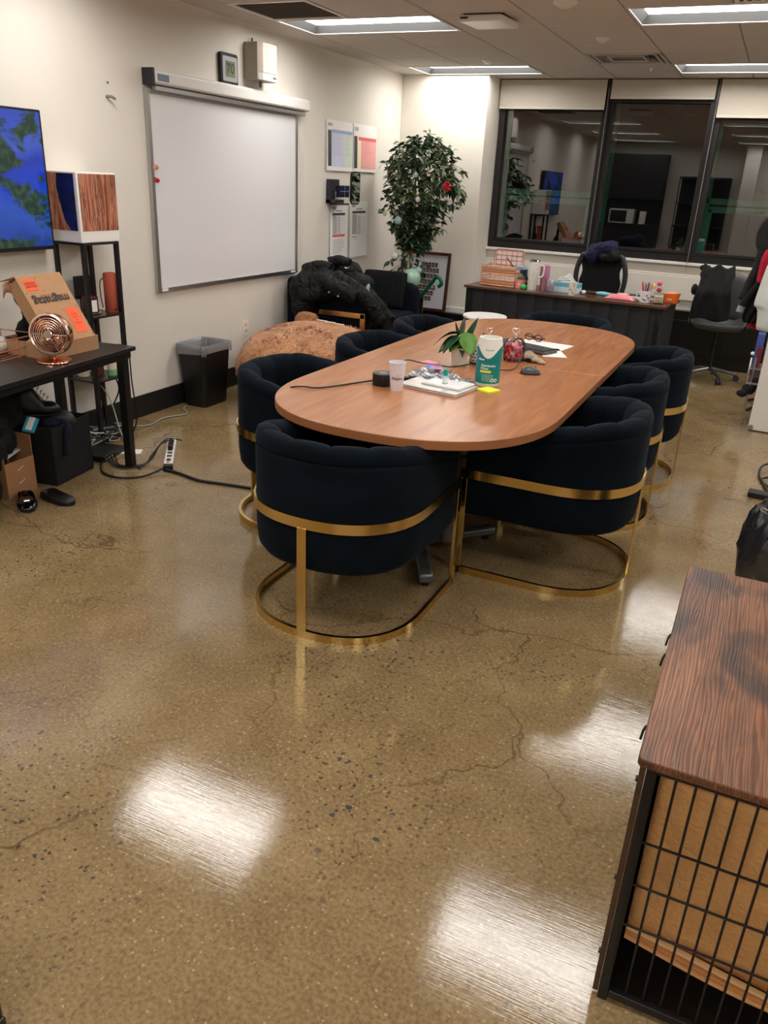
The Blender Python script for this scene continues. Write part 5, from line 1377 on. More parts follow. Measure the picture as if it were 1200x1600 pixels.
coat('black_coat', 'black coat with grey cuff hanging in front of the swivel chair', 'coat', BLACKF, 0, 6.91,
     [(1.02,-.0,.12), (.94,-.06,.12), (.86,-.09,.1), (.78,-.12,.06), (.72,-.13,.0), (.69,-.10,-.02)], .03, 7,
     extra=[('sleeve', [(-.05,6.89,1.0), (-.10,6.88,.90), (-.14,6.87,.82)], .032), ('grey_cuff', [(-.14,6.87,.82), (-.15,6.87,.775)], .034, mat('grey_knit', (150,150,150), .8))])
coat('white_garment', 'white shirt-like garment hanging at the right edge above cabinet', 'shirt', mat('white_cloth', (214,220,214), .8, var=.05, vscale=12), 0, 6.80,
     [(1.32,.05,.3), (1.20,-.02,.3), (1.05,-.04,.3), (.86,-.062,.3), (.835,-.06,.3), (.83,-.02,.3), (.67,-.012,.3), (.655,-.005,.3)], .045, 1, 7, .012)
# white cabinet seen end-on
cb = thing('white_cabinet', 'white storage cabinet end panel with grey bumper at the right edge', 'cabinet', (.09, 6.30, 0))
CW = mat('cabinet_white', (224,220,212), .4)
m = MB(); m.bb(0, .9, 0, .02, .01, .95); m.build('end_panel', CW, cb, smooth=0, bevel=.002)
m = MB(); m.bb(.0, .9, .02, .40, .35, .95); m.bb(.01, .9, .02, .40, .02, .06); m.bb(.3, .9, .02, .4, .06, .35); m.build('carcass', CW, cb, smooth=0, bevel=.002)
m = MB(); m.cyl((.018,-.012,.03), (.018,0,.03), .018, seg=20); m.build('bumper', mat('bumper_grey', (120,118,116), .5), cb)
for (loc, d_, c, lab) in (((.045, 6.60, .56), (.05,.12,.22), (70,90,170), 'blue folder edge standing left of the white cabinet'), ((.055, 6.53, .50), (.04,.08,.16), (110,40,46), 'dark red packet leaning left of the white cabinet'), ((.07, 6.48, .385), (.10,.10,.08), (96,80,96), 'small purple-grey box beside the white cabinet')):
    m = MB(); m.box((0,0,0), d_); props(m.build('small_box', mat('rbox_%d' % c[0], c, .5), loc=loc, bevel=.003, smooth=0), lab, 'box')
t = thing('utility_cart', 'low metal cart with white round castor half hidden behind the cabinet', 'cart', (.06, 6.55, 0))
m = MB(); m.bb(-.05, .1, -.14, .1, .32, .335); m.bb(-.05,.1,-.14,.1,.43,.44)
for y in (-.13, .09): m.cyl((-.02,y,.0), (-.02,y,.52), .007)
m.build('frame', SILVER, t)
m = MB(); m.cyl((-.055,-.10,.45), (-.045,-.10,.45), .06, seg=24); m.ell((-.05,-.1,.54), (.014,.014,.014)); m.build('round_disc', WHITE, t)
cloth_thing('black_gloves', 'crumpled black cloth hanging low beside the white cabinet', 'cloth', [('e', (.04,6.44,.28), (.05,.04,.04)), ('e', (.0,6.43,.245), (.045,.04,.03)), ('e', (.07,6.44,.33), (.03,.03,.05)), ('t', [(.07,6.45,.33), (.09,6.46,.37)], .02)], BLACKF, voxel=.008, disp=.01, size=.04, it=2)
# charger and cable on the floor at right
m = MB(); m.box((0,0,.018), (.20,.075,.036)); props(m.build('power_brick', BLACKP, loc=(.25, 4.80, 0), rz=R(-6), bevel=.008, smooth=0), 'black power brick lying on the floor at the right edge', 'adapter')
m = MB(); m.tube([(.26,4.84,.02), (.235,5.0,.01), (.20,5.2,.012), (.215,5.36,.03), (.30,5.46,.03), (.36,5.4,.02), (.28,5.2,.02), (.215,5.12,.015), (.26,5.0,.01), (.40,4.9,.008)], .007, 8)
props(m.build('floor_cable', CABLE), 'looped black cable on the floor at the right edge', 'cable')
# black bin with grey liner bag
bn = thing('trash_bin', 'black bin with shiny grey-black liner bag behind the dog crate', 'bin', (.34, 2.78, 0))
m = MB(); m.lathe([(.001,.0), (.15,0), (.17,.50), (.175,.55), (.165,.55), (.15,.03), (.001,.03)], seg=32); m.build('bin_body', BLACKP, bn)
m = MB(); rows = []
for z, r_ in ((.30,.19), (.34,.205), (.42,.23), (.50,.235), (.57,.215), (.62,.20), (.645,.185), (.64,.165), (.58,.15), (.4,.145)):
    rows.append([Vector(((r_+.028*noise.noise(Vector((math.cos(a)*3, math.sin(a)*3, z*4)))+.02*abs(math.sin(a*9+z*14)))*math.cos(a), (r_+.028*noise.noise(Vector((math.cos(a)*3, math.sin(a)*3, z*4)))+.02*abs(math.sin(a*9+z*14)))*math.sin(a), z+.02*noise.noise(Vector((math.cos(a)*2, math.sin(a)*2, 5))))) for a in [2*PI*j/96 for j in range(96)]])
m.grid(rows, cv=True); m.build('liner_bag', mat('bin_liner', (34,34,38), .14, 0, .9, bump=.7, bscale=9, stretch=(3,3,.6), coat=.5), bn, solid=.002, normals=False)

# dog crate
k = NT('rustic_brown'); v0 = k.coords((1, .07, 1)); wv = k.n('TexWave', wave_type='BANDS', bands_direction='X')
wv.inputs['Scale'].default_value = 44; wv.inputs['Distortion'].default_value = 14; wv.inputs['Detail'].default_value = 3; wv.inputs['Detail Scale'].default_value = 1.1; k.l(v0, wv.inputs['Vector'])
tone = k.ramp(k.noise(k.coords((1, .5, 1)), 5, 4, .6), [(.3, srgb(92,56,36)), (.52, srgb(132,84,54)), (.75, srgb(158,106,70))])
c = k.mix(k.ramp(wv.outputs['Fac'], [(.1, (.6,)*3), (.7, (0,0,0))]), tone, srgb(66,40,28))
fine = k.noise(k.coords((110, 3, 110)), 1.2, 3); c = k.mix(k.ramp(fine, [(.45, (0,0,0)), (.65, (.5,)*3)]), c, srgb(66,42,30))
c = k.mix(k.ramp(k.noise(k.coords((1, .6, 1)), 6.5, 4, .8), [(.50, (0,0,0)), (.66, (.8,)*3)]), c, srgb(38,28,26))
k.l(c, k.p.inputs['Base Color']); k.p.inputs['Roughness'].default_value = .38
b = k.n('Bump'); b.inputs['Strength'].default_value = .15; b.inputs['Distance'].default_value = .002; k.l(wv.outputs['Fac'], b.inputs['Height']); k.l(b.outputs[0], k.p.inputs['Normal']); RW = k.m
cx0, cx1, cy0, cy1 = -.035, .70, 1.255, 2.155
dc = thing('dog_crate', 'furniture-style dog crate with rustic wood top and black metal bars', 'dog crate', ((cx0+cx1)/2, (cy0+cy1)/2, 0))
HX, HY = (cx1-cx0)/2, (cy1-cy0)/2
m = MB(); m.prism([(x, y) for x, y in rrect(HX, HY, .012, 4)], .632, .652); m.build('top', RW, dc, smooth=0, bevel=.004)
bx0, by0 = -HX+.018, -HY+.02
m = MB()
FRB = BLACKM
def fbar(m, x0, x1, y0, y1, z0, z1): m.bb(x0, x1, y0, y1, z0, z1)
for (x, y) in ((bx0, by0), (-bx0-.02, by0), (bx0, -by0-.02), (-bx0-.02, -by0-.02)): fbar(m, x, x+.02, y, y+.02, 0.0, .632)
for z in (.012, .612):
    fbar(m, bx0+.02, -bx0-.02, by0, by0+.018, z, z+.02); fbar(m, bx0+.02, -bx0-.02, -by0-.02, -by0, z, z+.02)
    fbar(m, bx0, bx0+.018, by0+.02, -by0-.02, z, z+.02); fbar(m, -bx0-.02, -bx0, by0+.02, -by0-.02, z, z+.02)
m.build('metal_frame', FRB, dc, smooth=0, bevel=.002)
m = MB(); x = bx0+.02+.034
while x < -bx0-.02:
    m.cyl((x, by0+.012, .03), (x, by0+.012, .614), .0026, seg=8); x += .035
for z in (.442, .332, .222): m.cyl((bx0+.02, by0+.009, z), (-bx0-.02, by0+.009, z), .0026, seg=8)
m.build('front_bars', BLACKM, dc)
m = MB(); m.bb(bx0+.003, bx0+.015, by0+.02, -by0-.02, .032, .612)
m.build('side_panel', mat('crate_side_wood', (70,48,36), .5, var=.2, vscale=6, stretch=(1,1,6)), dc, smooth=0)
m = MB(); y = by0+.05
m.bb(bx0-.012, bx0-.001, by0+.0, by0+.028, .02, .628); m.build('corner_strip', mat('crate_strip_wood', (72,50,36), .5, var=.2, vscale=9, stretch=(1,1,6)), dc, smooth=0)
for z in (.58, .33, .12):
    m = MB(); m.cyl((bx0-.016, by0+.014, z), (bx0-.012, by0+.014, z), .006, seg=10); m.build('bolt', BLACKM, dc)
for y, z in ((-.28,.60), (.02,.60), (.12,.60)):
    m = MB(); m.tube([(bx0-.0, y, z), (bx0-.020, y, z+.005), (bx0-.026, y-.012, z-.022)], .0028, 6); m.build('latch', BLACKM, dc)
m = MB(); m.bb(bx0+.02, -bx0-.02, by0+.02, -by0-.02, .008, .02); m.build('floor_panel', mat('crate_floor', (26,18,15), .5), dc, smooth=0)
m = MB(); m.bb(bx0+.02, -bx0-.02, -by0-.02, -by0-.01, .03, .612); m.bb(-bx0-.02, -bx0-.012, by0+.02, -by0-.02, .03, .612); m.build('rear_panel', mat('crate_side_wood'), dc, smooth=0)
# folded tan blanket / hide pad inside the crate
TAN = mat('tan_suede', (222,168,108), .75, var=.12, vscale=9, bump=.6, bscale=80)
bk = thing('folded_pad', 'tan leathery folded pad standing upright inside the dog crate', 'pad', ((cx0+cx1)/2, cy0, 0))
for q, (dy, zz) in enumerate(((0,0), (.022,.006), (.044,.012))):
    m = MB(); rows = []
    for i in range(41):
        u = i/40; x = -HX+.045+u*(2*HX-.10)
        zb = .15-.05*math.sin(u*2.2)-zz
        row = []
        for j in range(13):
            v_ = j/12; z = zb+(.60-zb)*v_; row.append(Vector((x, .075+dy+.012*math.sin(u*5+v_*3)+.03*(1-v_), z)))
        rows.append(row)
    m.grid(rows); m.build('layer', TAN if q == 0 else mat('tan_layer', (216,150,92), .7, var=.25, vscale=14), bk, solid=.018, normals=False)
for q in range(3):
    m = MB(); rows = []
    for i in range(41):
        u = i/40; x = -HX+.045+u*(2*HX-.10); zb = .15-.05*math.sin(u*2.2)-.004-.010*q+.003*math.sin(u*9+q)
        rows.append([Vector((x, .098-.004*q+.008*math.cos(a), zb+.006*math.sin(a))) for a in [2*PI*j/8 for j in range(8)]])
    m.grid(rows, cv=True, cap=True); m.build('folded_edge', mat(('edge_light','edge_tan','edge_brown')[q], ((232,190,138),(206,140,84),(226,170,112))[q], .7), bk)
# dark wood furniture corner bottom left
t = thing('wooden_stand', 'dark brown wooden furniture edge at the bottom left corner', 'furniture', (-1.02, .62, 0), R(0))
DKW = mat('dark_stand_wood', (46,30,20), .4, var=.2, vscale=8)
m = MB(); m.bb(-.34, -.03, -.33, .031, 0, .06); m.bb(-.32, -.035, -.31, .03, .06, .72); m.build('body', DKW, t, smooth=0, bevel=.004)
m = MB(); m.bb(-.36, -.04, -.35, .022, .72, .75); m.build('top', DKW, t, smooth=0, bevel=.004)

# ================================================================== LEFT: black desk and what is on it
ZS = .69
A = R(-7.4)           # desk is turned a little off the wall
def SD(x, y):         # desk-local (x towards room, y along desk) to world; origin = front right corner
    ca, sa = math.cos(A*-1), math.sin(A*-1)
    return (-3.07+x*ca-y*sa, 3.37+x*sa+y*ca)
sdk = thing('side_desk', 'black wood-top desk with square metal legs under the television', 'desk', (-3.07, 3.37, 0), -A)
DTOP = mat('black_wood_top', (34,33,34), .32, var=.12, vscale=10, stretch=(8,1,1))
m = MB(); m.bb(-.52, 0, -1.5, 0, ZS-.022, ZS); m.build('desktop', DTOP, sdk, smooth=0, bevel=.002)
m = MB(); m.bb(-.50, -.02, -.055, -.02, ZS-.06, ZS-.022); m.bb(-.05, -.02, -1.47, -.055, ZS-.06, ZS-.022); m.bb(-.50, -.47, -1.47, -.055, ZS-.06, ZS-.022); m.build('apron', BLACKM, sdk, smooth=0, bevel=.002)
for (x, y) in ((-.065, -.095), (-.50, -.095), (-.065, -1.46), (-.50, -1.46)):
    m = MB(); m.bb(x, x+.045, y, y+.045, 0, ZS-.022); m.build('leg', BLACKM, sdk, smooth=0, bevel=.002)
# corner shelf stand
ss = thing('shelf_stand', 'tall narrow black metal shelf stand against the wall by the desk', 'shelf', (-3.635, 3.645, 0))
sw_, sd_, sh_ = .105, .130, 1.19
for x in (-sw_, sw_):
    for y in (-sd_, sd_):
        m = MB(); m.bb(x-.012, x+.012, y-.012, y+.012, 0, sh_); m.build('leg', BLACKM, ss, smooth=0, bevel=.001)
for z in (.045, .395, .775, 1.188):
    m = MB(); m.bb(-sw_-.01, sw_+.01, -sd_-.01, sd_+.01, z-.012, z); m.build('shelf', mat('shelf_black', (30,28,28), .3), ss, smooth=0, bevel=.001)
# photo cube on top
k = NT('copper_tinsel'); v = k.coords((9, 9, .8)); n1 = k.noise(v, 3.2, 6, .8, .7); n2 = k.noise(k.coords((22, 22, 1.2)), 4, 4, .4)
c = k.ramp(n1, [(.28, srgb(74,32,26)), (.42, srgb(168,92,66)), (.52, srgb(226,158,126)), (.60, srgb(120,62,48)), (.72, srgb(236,178,146))])
c = k.mix(k.ramp(n2, [(.56, (0,0,0)), (.66, (.8,)*3)]), c, srgb(70,34,30))
k.l(c, k.p.inputs['Base Color']); k.p.inputs['Roughness'].default_value = .3; k.p.inputs['Metallic'].default_value = .35
bpt = k.n('Bump'); bpt.inputs['Strength'].default_value = .4; bpt.inputs['Distance'].default_value = .01; k.l(n1, bpt.inputs['Height']); k.l(bpt.outputs[0], k.p.inputs['Normal'])
pc_ = thing('photo_cube', 'white cube box with coppery tinsel pictures on its faces, atop the shelf stand', 'box', (-3.635, 3.655, 1.19))
m = MB(); m.bb(-.11, .11, -.15, .15, 0, .37); m.build('box_body', WHITEM, pc_, smooth=0, bevel=.003)
m = MB(); m.bb(.1101, .1112, -.135, .148, .062, .362); m.bb(-.108, .092, -.1512, -.1501, .062, .362); m.build('tinsel_picture', k.m, pc_, smooth=0)
m = MB(); m.prism([(-.04,.29), (-.03,.36), (.09,.36), (.09,.064), (.04,.064), (-.0,.12), (-.02,.2)], .1515, .1522, M=Matrix(((1,0,0),(0,0,-1),(0,1,0)))); m.build('navy_area', mat('navy_print', (26,34,84), .2, var=.3, vscale=14), pc_, smooth=0)
# shelf items
t = thing('portable_speaker', 'orange-red cylinder portable speaker with strap on the shelf stand', 'speaker', (-3.585, 3.755, .775))
m = MB(); m.lathe([(.001,0), (.034,0), (.038,.006), (.038,.225), (.034,.232), (.03,.228), (.001,.226)], seg=32, cap=True); m.build('body', mat('coral_fabric', (178,84,62), .75, bump=.4, bscale=300), t)
m = MB(); m.tube([(-.02,-.035,.20), (-.02,-.06,.18), (-.02,-.062,.10), (-.02,-.05,.03)], .004, 6); m.build('strap', mat('brown_strap', (96,60,54), .6), t)
m = MB(); m.box((.037,-.005,.02), (.004,.022,.006)); m.build('logo_plate', BLACK, t, smooth=0)
t = thing('square_picture', 'small square black photo frame at the back of the shelf stand', 'photo frame', (-3.69, 3.64, .775), R(0))
m = MB(); m.box((0,0,.15), (.012,.13,.13)); m.box((0,0,.05), (.01,.06,.1)); m.build('frame', BLACKP, t, smooth=0, bevel=.002)
t = thing('brown_candle', 'brown glass candle with white label on the shelf stand', 'candle', (-3.63, 3.625, .775))
m = MB(); m.lathe([(.001,0), (.045,0), (.048,.005), (.048,.10), (.044,.105), (.001,.10)], seg=28); m.build('glass_jar', mat('brown_glass', (84,44,38), .15), t)
m = MB(); rows = []
for i in range(9):
    a = R(-60+70*i/8); rows.append([Vector((.0485*math.cos(a), .0485*math.sin(a), z)) for z in (.018,.085)])
m.grid(rows); m.build('label_patch', PAPER, t, normals=False)
m = MB(); m.lathe([(.03,.0), (.058,.004), (.06,.01), (.05,.012)], seg=28); m.build('coaster', CHROME, t)
for (x, y, r_, h, c, lab, wax) in ((-3.69, 3.58, .035, .075, (226,216,192), 'cream pillar candle on the lower shelf of the stand', 0), (-3.645, 3.64, .032, .085, (92,40,38), 'maroon candle jar on the lower shelf of the stand', 0), (-3.575, 3.70, .028, .08, (226,210,176), 'striped green and cream candle glass on the lower shelf', 1)):
    t = thing('candle', lab, 'candle', (x, y, .395))
    m = MB(); m.lathe([(.001,0), (r_-.003,0), (r_,.004), (r_,h), (r_-.004,h), (r_-.004,h-.012), (.001,h-.012)], seg=24); m.build('jar', mat('candlejar_%d' % c[0], c, .3), t)
    if wax:
        m = MB(); m.lathe([(r_+.0006,.004), (r_+.0008,.04)], seg=24); m.build('green_band', mat('pale_green', (134,190,140), .4), t)
    m = MB(); m.cyl((0,0,h-.012), (0,0,h+.004), .0015, seg=6); m.build('wick', BLACK, t)
# copper fan
fan = thing('desk_fan', 'shiny rose copper desk fan with round ringed grille', 'fan', (-3.12, 2.845, ZS), 0)
CO = COPPER
m = MB(); m.lathe([(.001,0), (.078,0), (.084,.004), (.082,.010), (.03,.018), (.001,.019)], seg=48, cap=True); m.build('base', CO, fan)
m = MB(); m.cyl((0,0,.015), (0,0,.045), .007); m.build('stem', CO, fan)
hd = bpy.data.objects.new('fan_head', None); col.objects.link(hd); hd.parent = fan; hd.location = (0, 0, .135)
nd = Vector((.32, -.93, .10)).normalized(); zq = nd.to_track_quat('Z', 'Y'); hd.rotation_euler = zq.to_euler()
m = MB(); m.lathe([(.088,.012), (.100,.014), (.103,.022), (.100,.032), (.092,.034), (.088,.028)], seg=56); m.build('front_ring', mat('pale_copper', (246,222,206), .22, 1), hd)
m = MB()
for r_ in (.078, .067, .056, .045, .034): m.tube([(r_*math.cos(a), r_*math.sin(a), .026+.008*(1-r_/.09)) for a in [2*PI*i/48 for i in range(48)]], .0022, 6, smooth=0, closed=True)
for q in range(6):
    a = 2*PI*q/6; m.cyl((.02*math.cos(a), .02*math.sin(a), .031), (.092*math.cos(a), .092*math.sin(a), .024), .0018, seg=6)
m.build('grille', mat('pale_copper'), hd)
m = MB(); m.lathe([(.001,.040), (.020,.040), (.023,.036), (.023,.028)], seg=32, cap=True); m.build('hub_badge', mat('pale_copper'), hd)
m = MB(); m.lathe([(.099,.02), (.100,-.02), (.092,-.045), (.065,-.07), (.03,-.085), (.001,-.088)], seg=48); m.build('rear_shell', CO, hd)
m = MB()
for q in range(4):
    a = 2*PI*q/4+.4
    rows = []
    for i in range(7):
        r_ = .018+.06*i/6; w_ = .45*math.sin(PI*min(1,(i+1.5)/8))
        rows.append([Vector((r_*math.cos(a+u*w_), r_*math.sin(a+u*w_), .004+u*.008)) for u in (-1,-.5,0,.5,1)])
    m.grid(rows)
m.build('blade', CO, hd, solid=.001, normals=False)
# cardboard box with raised lid
cbx = thing('cardboard_box', 'open cardboard mailer box with raised lid printed upside down', 'box', (-3.175, 3.205, ZS), R(2))
# local: +y along desk to the right, x toward room.  tray from y -.42..0, x -.36..0
TRW, TRD, TRH = .36, .33, .075     # along y, along x, height
m = MB(); th = .004
m.bb(-TRD, 0, -TRW, 0, 0, th); m.bb(-th, 0, -TRW, 0, th, TRH); m.bb(-TRD, -TRD+th, -TRW, 0, th, TRH); m.bb(-TRD+th, -th, -TRW, -TRW+th, th, TRH); m.bb(-TRD+th, -th, -th, 0, th, TRH)
m.build('tray', CARD, cbx, smooth=0)
# lid : leaning shell
P0 = Vector((-.012, 0, TRH-.01)); tl = Vector((-.205, 0, .315)); LL = tl.length; ax = tl.normalized(); nn = Vector((ax.z, 0, -ax.x))   # outer normal, to the room
LW = .30
def LP(u, v, n_): return P0+Vector((0, -LW+u*LW-.004, 0))+ax*(v*LL)+nn*n_       # u along y 0..1, v up
def lbox(m, u0, u1, v0, v1, n0, n1, mi=0):
    vs = [m._v(LP(u, v, n_)) for u in (u0, u1) for v in (v0, v1) for n_ in (n0, n1)]
    for q in ((0,1,3,2),(4,6,7,5),(0,4,5,1),(2,3,7,6),(0,2,6,4),(1,5,7,3)): m.face([vs[i] for i in q], mi)
m = MB(); lbox(m, 0, 1, 0, 1, -.004, 0); lbox(m, 0, .014, 0, .96, -.075, -.004); lbox(m, .986, 1, 0, .96, -.075, -.004); lbox(m, .0, 1, .985, 1, -.06, -.004)
m.build('lid', CARD, cbx, smooth=0)
m = MB(); rows = []
for i in range(9):
    a = i/8; rows.append([LP(u, 1+.02*a, -.055*a)-Vector((0,.0+(.045*a if u < .01 else 0),0)) for u in (-.02*a, .5, .93)])
m.grid(rows)
rows = []
for i in range(9):
    a = i/8; rows.append([LP(-.02-.16*a, .86+.03*math.sin(a*3), -.07+.0*a)+Vector((0,0,-.02*a*a)), LP(-.0-.15*a, 1.0-.04*a*a, -.05)])
m.grid(rows)
m.build('flap', CARD, cbx, smooth=50, solid=.004, normals=False)
m = MB()
lbox(m, .10, .36, .78, .94, .0005, .0014, 1); lbox(m, .66, .92, .10, .47, .0005, .0014, 1)
TXT = lambda u0, v0, s_=1: (lambda x, y: LP(u0, v0, .0024)-Vector((0, x*1.0, 0))-ax*y*1.0)
m.text('magnatag', .064, TXT(.50, .62), mi=0, bold=.0016)
m.text('visible systems', .012, TXT(.40, .69), mi=0)
m.text('HEAVIER', .019, TXT(.23, .84), mi=2, bold=.0004); m.text('DESIGN', .019, TXT(.23, .885), mi=2, bold=.0004)
for i in range(4): m.text(('FRAGILE', 'OF', 'GLASS', 'BOARD')[i], .012, TXT(.79, .24+i*.045), mi=2)
for u, v in ((.04,.95),(.40,.955),(.05,.75),(.44,.76),(.62,.46),(.95,.49),(.97,.05)): lbox(m, u-.01, u+.01, v-.004, v+.004, .0005, .0012, 0)
m.build('lid_print', [mat('print_black', (44,38,36), .6), mat('label_orange', (246,96,50), .5), mat('label_ink', (160,48,30), .6)], cbx, smooth=0, normals=False)
m = MB(); m.box((-.17,-.22,.045), (.15,.2,.002), rot=(.1,.1,.4)); props(m.build('paper_sheet', PAPER, loc=(-3.175,3.205,ZS), smooth=0), 'white paper lying in the open tray of the cardboard box', 'paper')
cloth_thing('black_bag', 'black strap bag behind the leaning cardboard lid', 'bag', [('t', [(-3.46,2.965,.96), (-3.455,2.99,.90), (-3.45,3.01,.83)], .024), ('e', (-3.47,2.99,.79), (.04,.045,.05)), ('e', (-3.48,3.0,.74), (.05,.05,.05))], BLACKF, voxel=.008, disp=.014, size=.04, it=1)
t = thing('wire_tray', 'rose gold wire letter tray at the left end of the black desk', 'tray', (-3.42, 2.78, ZS), -A)
m = MB()
for z in (.01, .05, .10): wire_rect(m, .12, .15, z, .003)
for k_ in range(7): m.cyl((-.12+.04*k_, -.15, .01), (-.12+.04*k_, .15, .01), .002, seg=5)
for sx in (-1,1):
    for y in (-.15, 0, .15): m.cyl((sx*.12, y, 0), (sx*.12, y, .10), .003, seg=6)
m.build('wire_frame', RG, t)
t = thing('white_device', 'white rounded device with dark buttons at the left photo edge on the desk', 'device', (-3.46, 2.80, ZS), R(20))
m = MB(); m.cyl((0,-.1,.042), (0,.05,.042), .042, seg=32); m.build('body', WHITE, t, bevel=.008)
m = MB()
for z in (.03, .055, .08): m.cyl((.035,.03,z), (.05,.055,z), .006, seg=10)
m.build('button', mat('dark_button', (90,80,80), .5), t)
# ---- under the desk
bb_ = thing('black_bin_box', 'tall black open fabric box under the black desk', 'box', (-3.40, 2.99, 0), R(9))
m = MB(); w_ = .16; 
for (xa, xb, ya, yb) in ((-w_, w_, -w_, -w_+.008), (-w_, w_, w_-.008, w_), (-w_, -w_+.008, -w_+.008, w_-.008), (w_-.008, w_, -w_+.008, w_-.008)): m.bb(xa, xb, ya, yb, 0, .32)
m.bb(-w_+.008, w_-.008, -w_+.008, w_-.008, 0, .01); m.build('box_body', mat('black_felt', (22,22,24), .85), bb_, smooth=0, bevel=.003)
cc = thing('shoe_carton', 'small open brown cardboard carton beside the black box', 'box', (-3.36, 2.68, 0), R(3))
m = MB(); w_, d_ = .085, .095
for (xa, xb, ya, yb, h_) in ((w_-.004, w_, -d_, d_, .19), (-w_, -w_+.004, -d_, d_, .27), (-w_+.004, w_-.004, -d_, -d_+.004, .22), (-w_+.004, w_-.004, d_-.004, d_, .30)): m.bb(xa, xb, ya, yb, 0, h_)
m.bb(-w_+.004, w_-.004, -d_+.004, d_-.004, 0, .01); m.build('carton_body', mat('carton_brown', (168,122,84), .8, var=.06, vscale=20), cc, smooth=0)
m = MB()
for z in (.07, .14): m.tube([(w_+.002,-.02,z), (w_+.003,-.005,z+.002), (w_+.003,.02,z+.014)], .0015, 5)
m.build('white_tick', PAPER, cc)
m = MB(); m.box((.0,.03,.20), (.04,.16,.004), rot=(.1,0,.25)); m.build('white_flap', PAPER, cc, smooth=0)
cloth_thing('black_clothing_pile', 'black clothes and straps spilling out of the cartons under the desk', 'clothing', [
    ('e', (-3.42,2.66,.27), (.10,.12,.10)), ('e', (-3.36,2.58,.24), (.09,.08,.12)), ('e', (-3.46,2.76,.40), (.10,.12,.13)), ('e', (-3.38,2.60,.38), (.1,.1,.08))], BLACKF, voxel=.011, disp=.02, size=.05, it=1)
cloth_thing('navy_cloth', 'navy cloth hanging over the rim of the black box', 'cloth', [('e', (-3.34,3.0,.31), (.08,.09,.04)), ('t', [(-3.30,3.0,.32), (-3.235,2.98,.30), (-3.225,2.96,.24), (-3.225,2.95,.16)], .022)], mat('navy_cloth', (20,22,44), .9, bump=.4, bscale=50), voxel=.009, disp=.012, size=.05, it=2)
m = MB(); m.box((0,0,0), (.06,.10,.012), rot=(.5,.2,.6)); m.box((0,.0,.008), (.03,.09,.004), rot=(.5,.2,.6), mi=1)
props(m.build('blue_packet', [mat('sky_blue', (60,160,190), .4), PAPER], loc=(-3.33, 2.83, .33), smooth=0), 'blue and white packet poking out of the black box', 'packet')
cloth_thing('black_backpack', 'black bag standing at the left photo edge under the desk', 'bag', [('e', (-3.30,2.46,.10), (.10,.10,.12)), ('e', (-3.34,2.44,.2), (.09,.09,.10))], BLACKF, voxel=.012, disp=.012, size=.05, it=2)
def footwear(name, label, loc, rz, kind, mt, L_=.25):
    t = thing(name, label, 'shoe', loc, rz); m = MB(); rows = []
    n = 20
    for i in range(n+1):
        u = i/n; x = (u-.5)*L_
        w_ = (.034+.010*math.sin(PI*u)+.006*(u > .5)*math.sin(PI*(u-.5)*2))*(max(.02, 1-abs(2*u-1)**5))**.5
        if kind == 'flat': h = .05-.012*u if u < .35 else (.042-.012*math.sin((u-.35)*4))*1.0
        elif kind == 'boot': h = .16 if u < .42 else .16-.10*min(1, (u-.42)/.25)
        else: h = .06
        h *= max(.25, 1-abs(2*u-1)**6)
        open_ = kind == 'flat' and .08 < u < .68
        row = []
        for j in range(17):
            a = PI*j/16; yy = math.cos(a)*w_*(1 if math.sin(a) < .6 else .96); zz = .008+h*math.sin(a)**.55
            if open_ and math.sin(a) > .62: zz = .014
            row.append(Vector((x, yy, zz)))
        rows.append(row)
    m.grid(rows); m.build('upper', mt, t, smooth=50, solid=.003, normals=False)
    m = MB(); pts = []
    for i in range(n+1):
        u = i/n; pts.append(((u-.5)*L_*1.02, (.034+.012*math.sin(PI*u))*(max(.02, 1-abs(2*u-1)**5))**.5))
    pts = pts+[(x, -y) for x, y in pts[::-1]]
    m.prism(pts, 0, .010); m.build('sole', mat('shoe_sole', (40,36,34), .6), t, smooth=0)
    return t
PAT = mat('patent_black', (12,12,13), .12, coat=.5); MATB = mat('matte_black_leather', (20,19,20), .5)
a_ = footwear('ballet_flat', 'shiny black patent flat shoe with buckle, the left of the pair on the floor', (-3.16, 2.60, 0), R(-38), 'flat', PAT, .25)
m = MB(); m.box((.055,0,.042), (.022,.03,.006)); m.build('buckle', CHROME, a_, bevel=.003, smooth=0)
footwear('ballet_flat', 'matte black flat shoe, the right of the pair on the floor', (-3.07, 2.715, 0), R(-6), 'flat', MATB, .24)
b_ = footwear('ankle_boot', 'black lace-up ankle boot resting on the black box under the desk', (-3.38, 2.92, .36), R(46), 'boot', mat('boot_leather', (24,23,24), .3), .26)
m = MB()
for k_ in range(5): m.tube([(-.0+.014*k_,-.03,.145-.016*k_), (.012+.014*k_,0,.165-.018*k_), (.0+.014*k_,.03,.145-.016*k_)], .002, 5)
m.build('lace', CABLEG, b_)
footwear('sneaker', 'dark sneaker lying in the black box under the boot', (-3.34, 3.0, .30), R(30), 'low', mat('charcoal_shoe', (52,54,56), .5), .22)
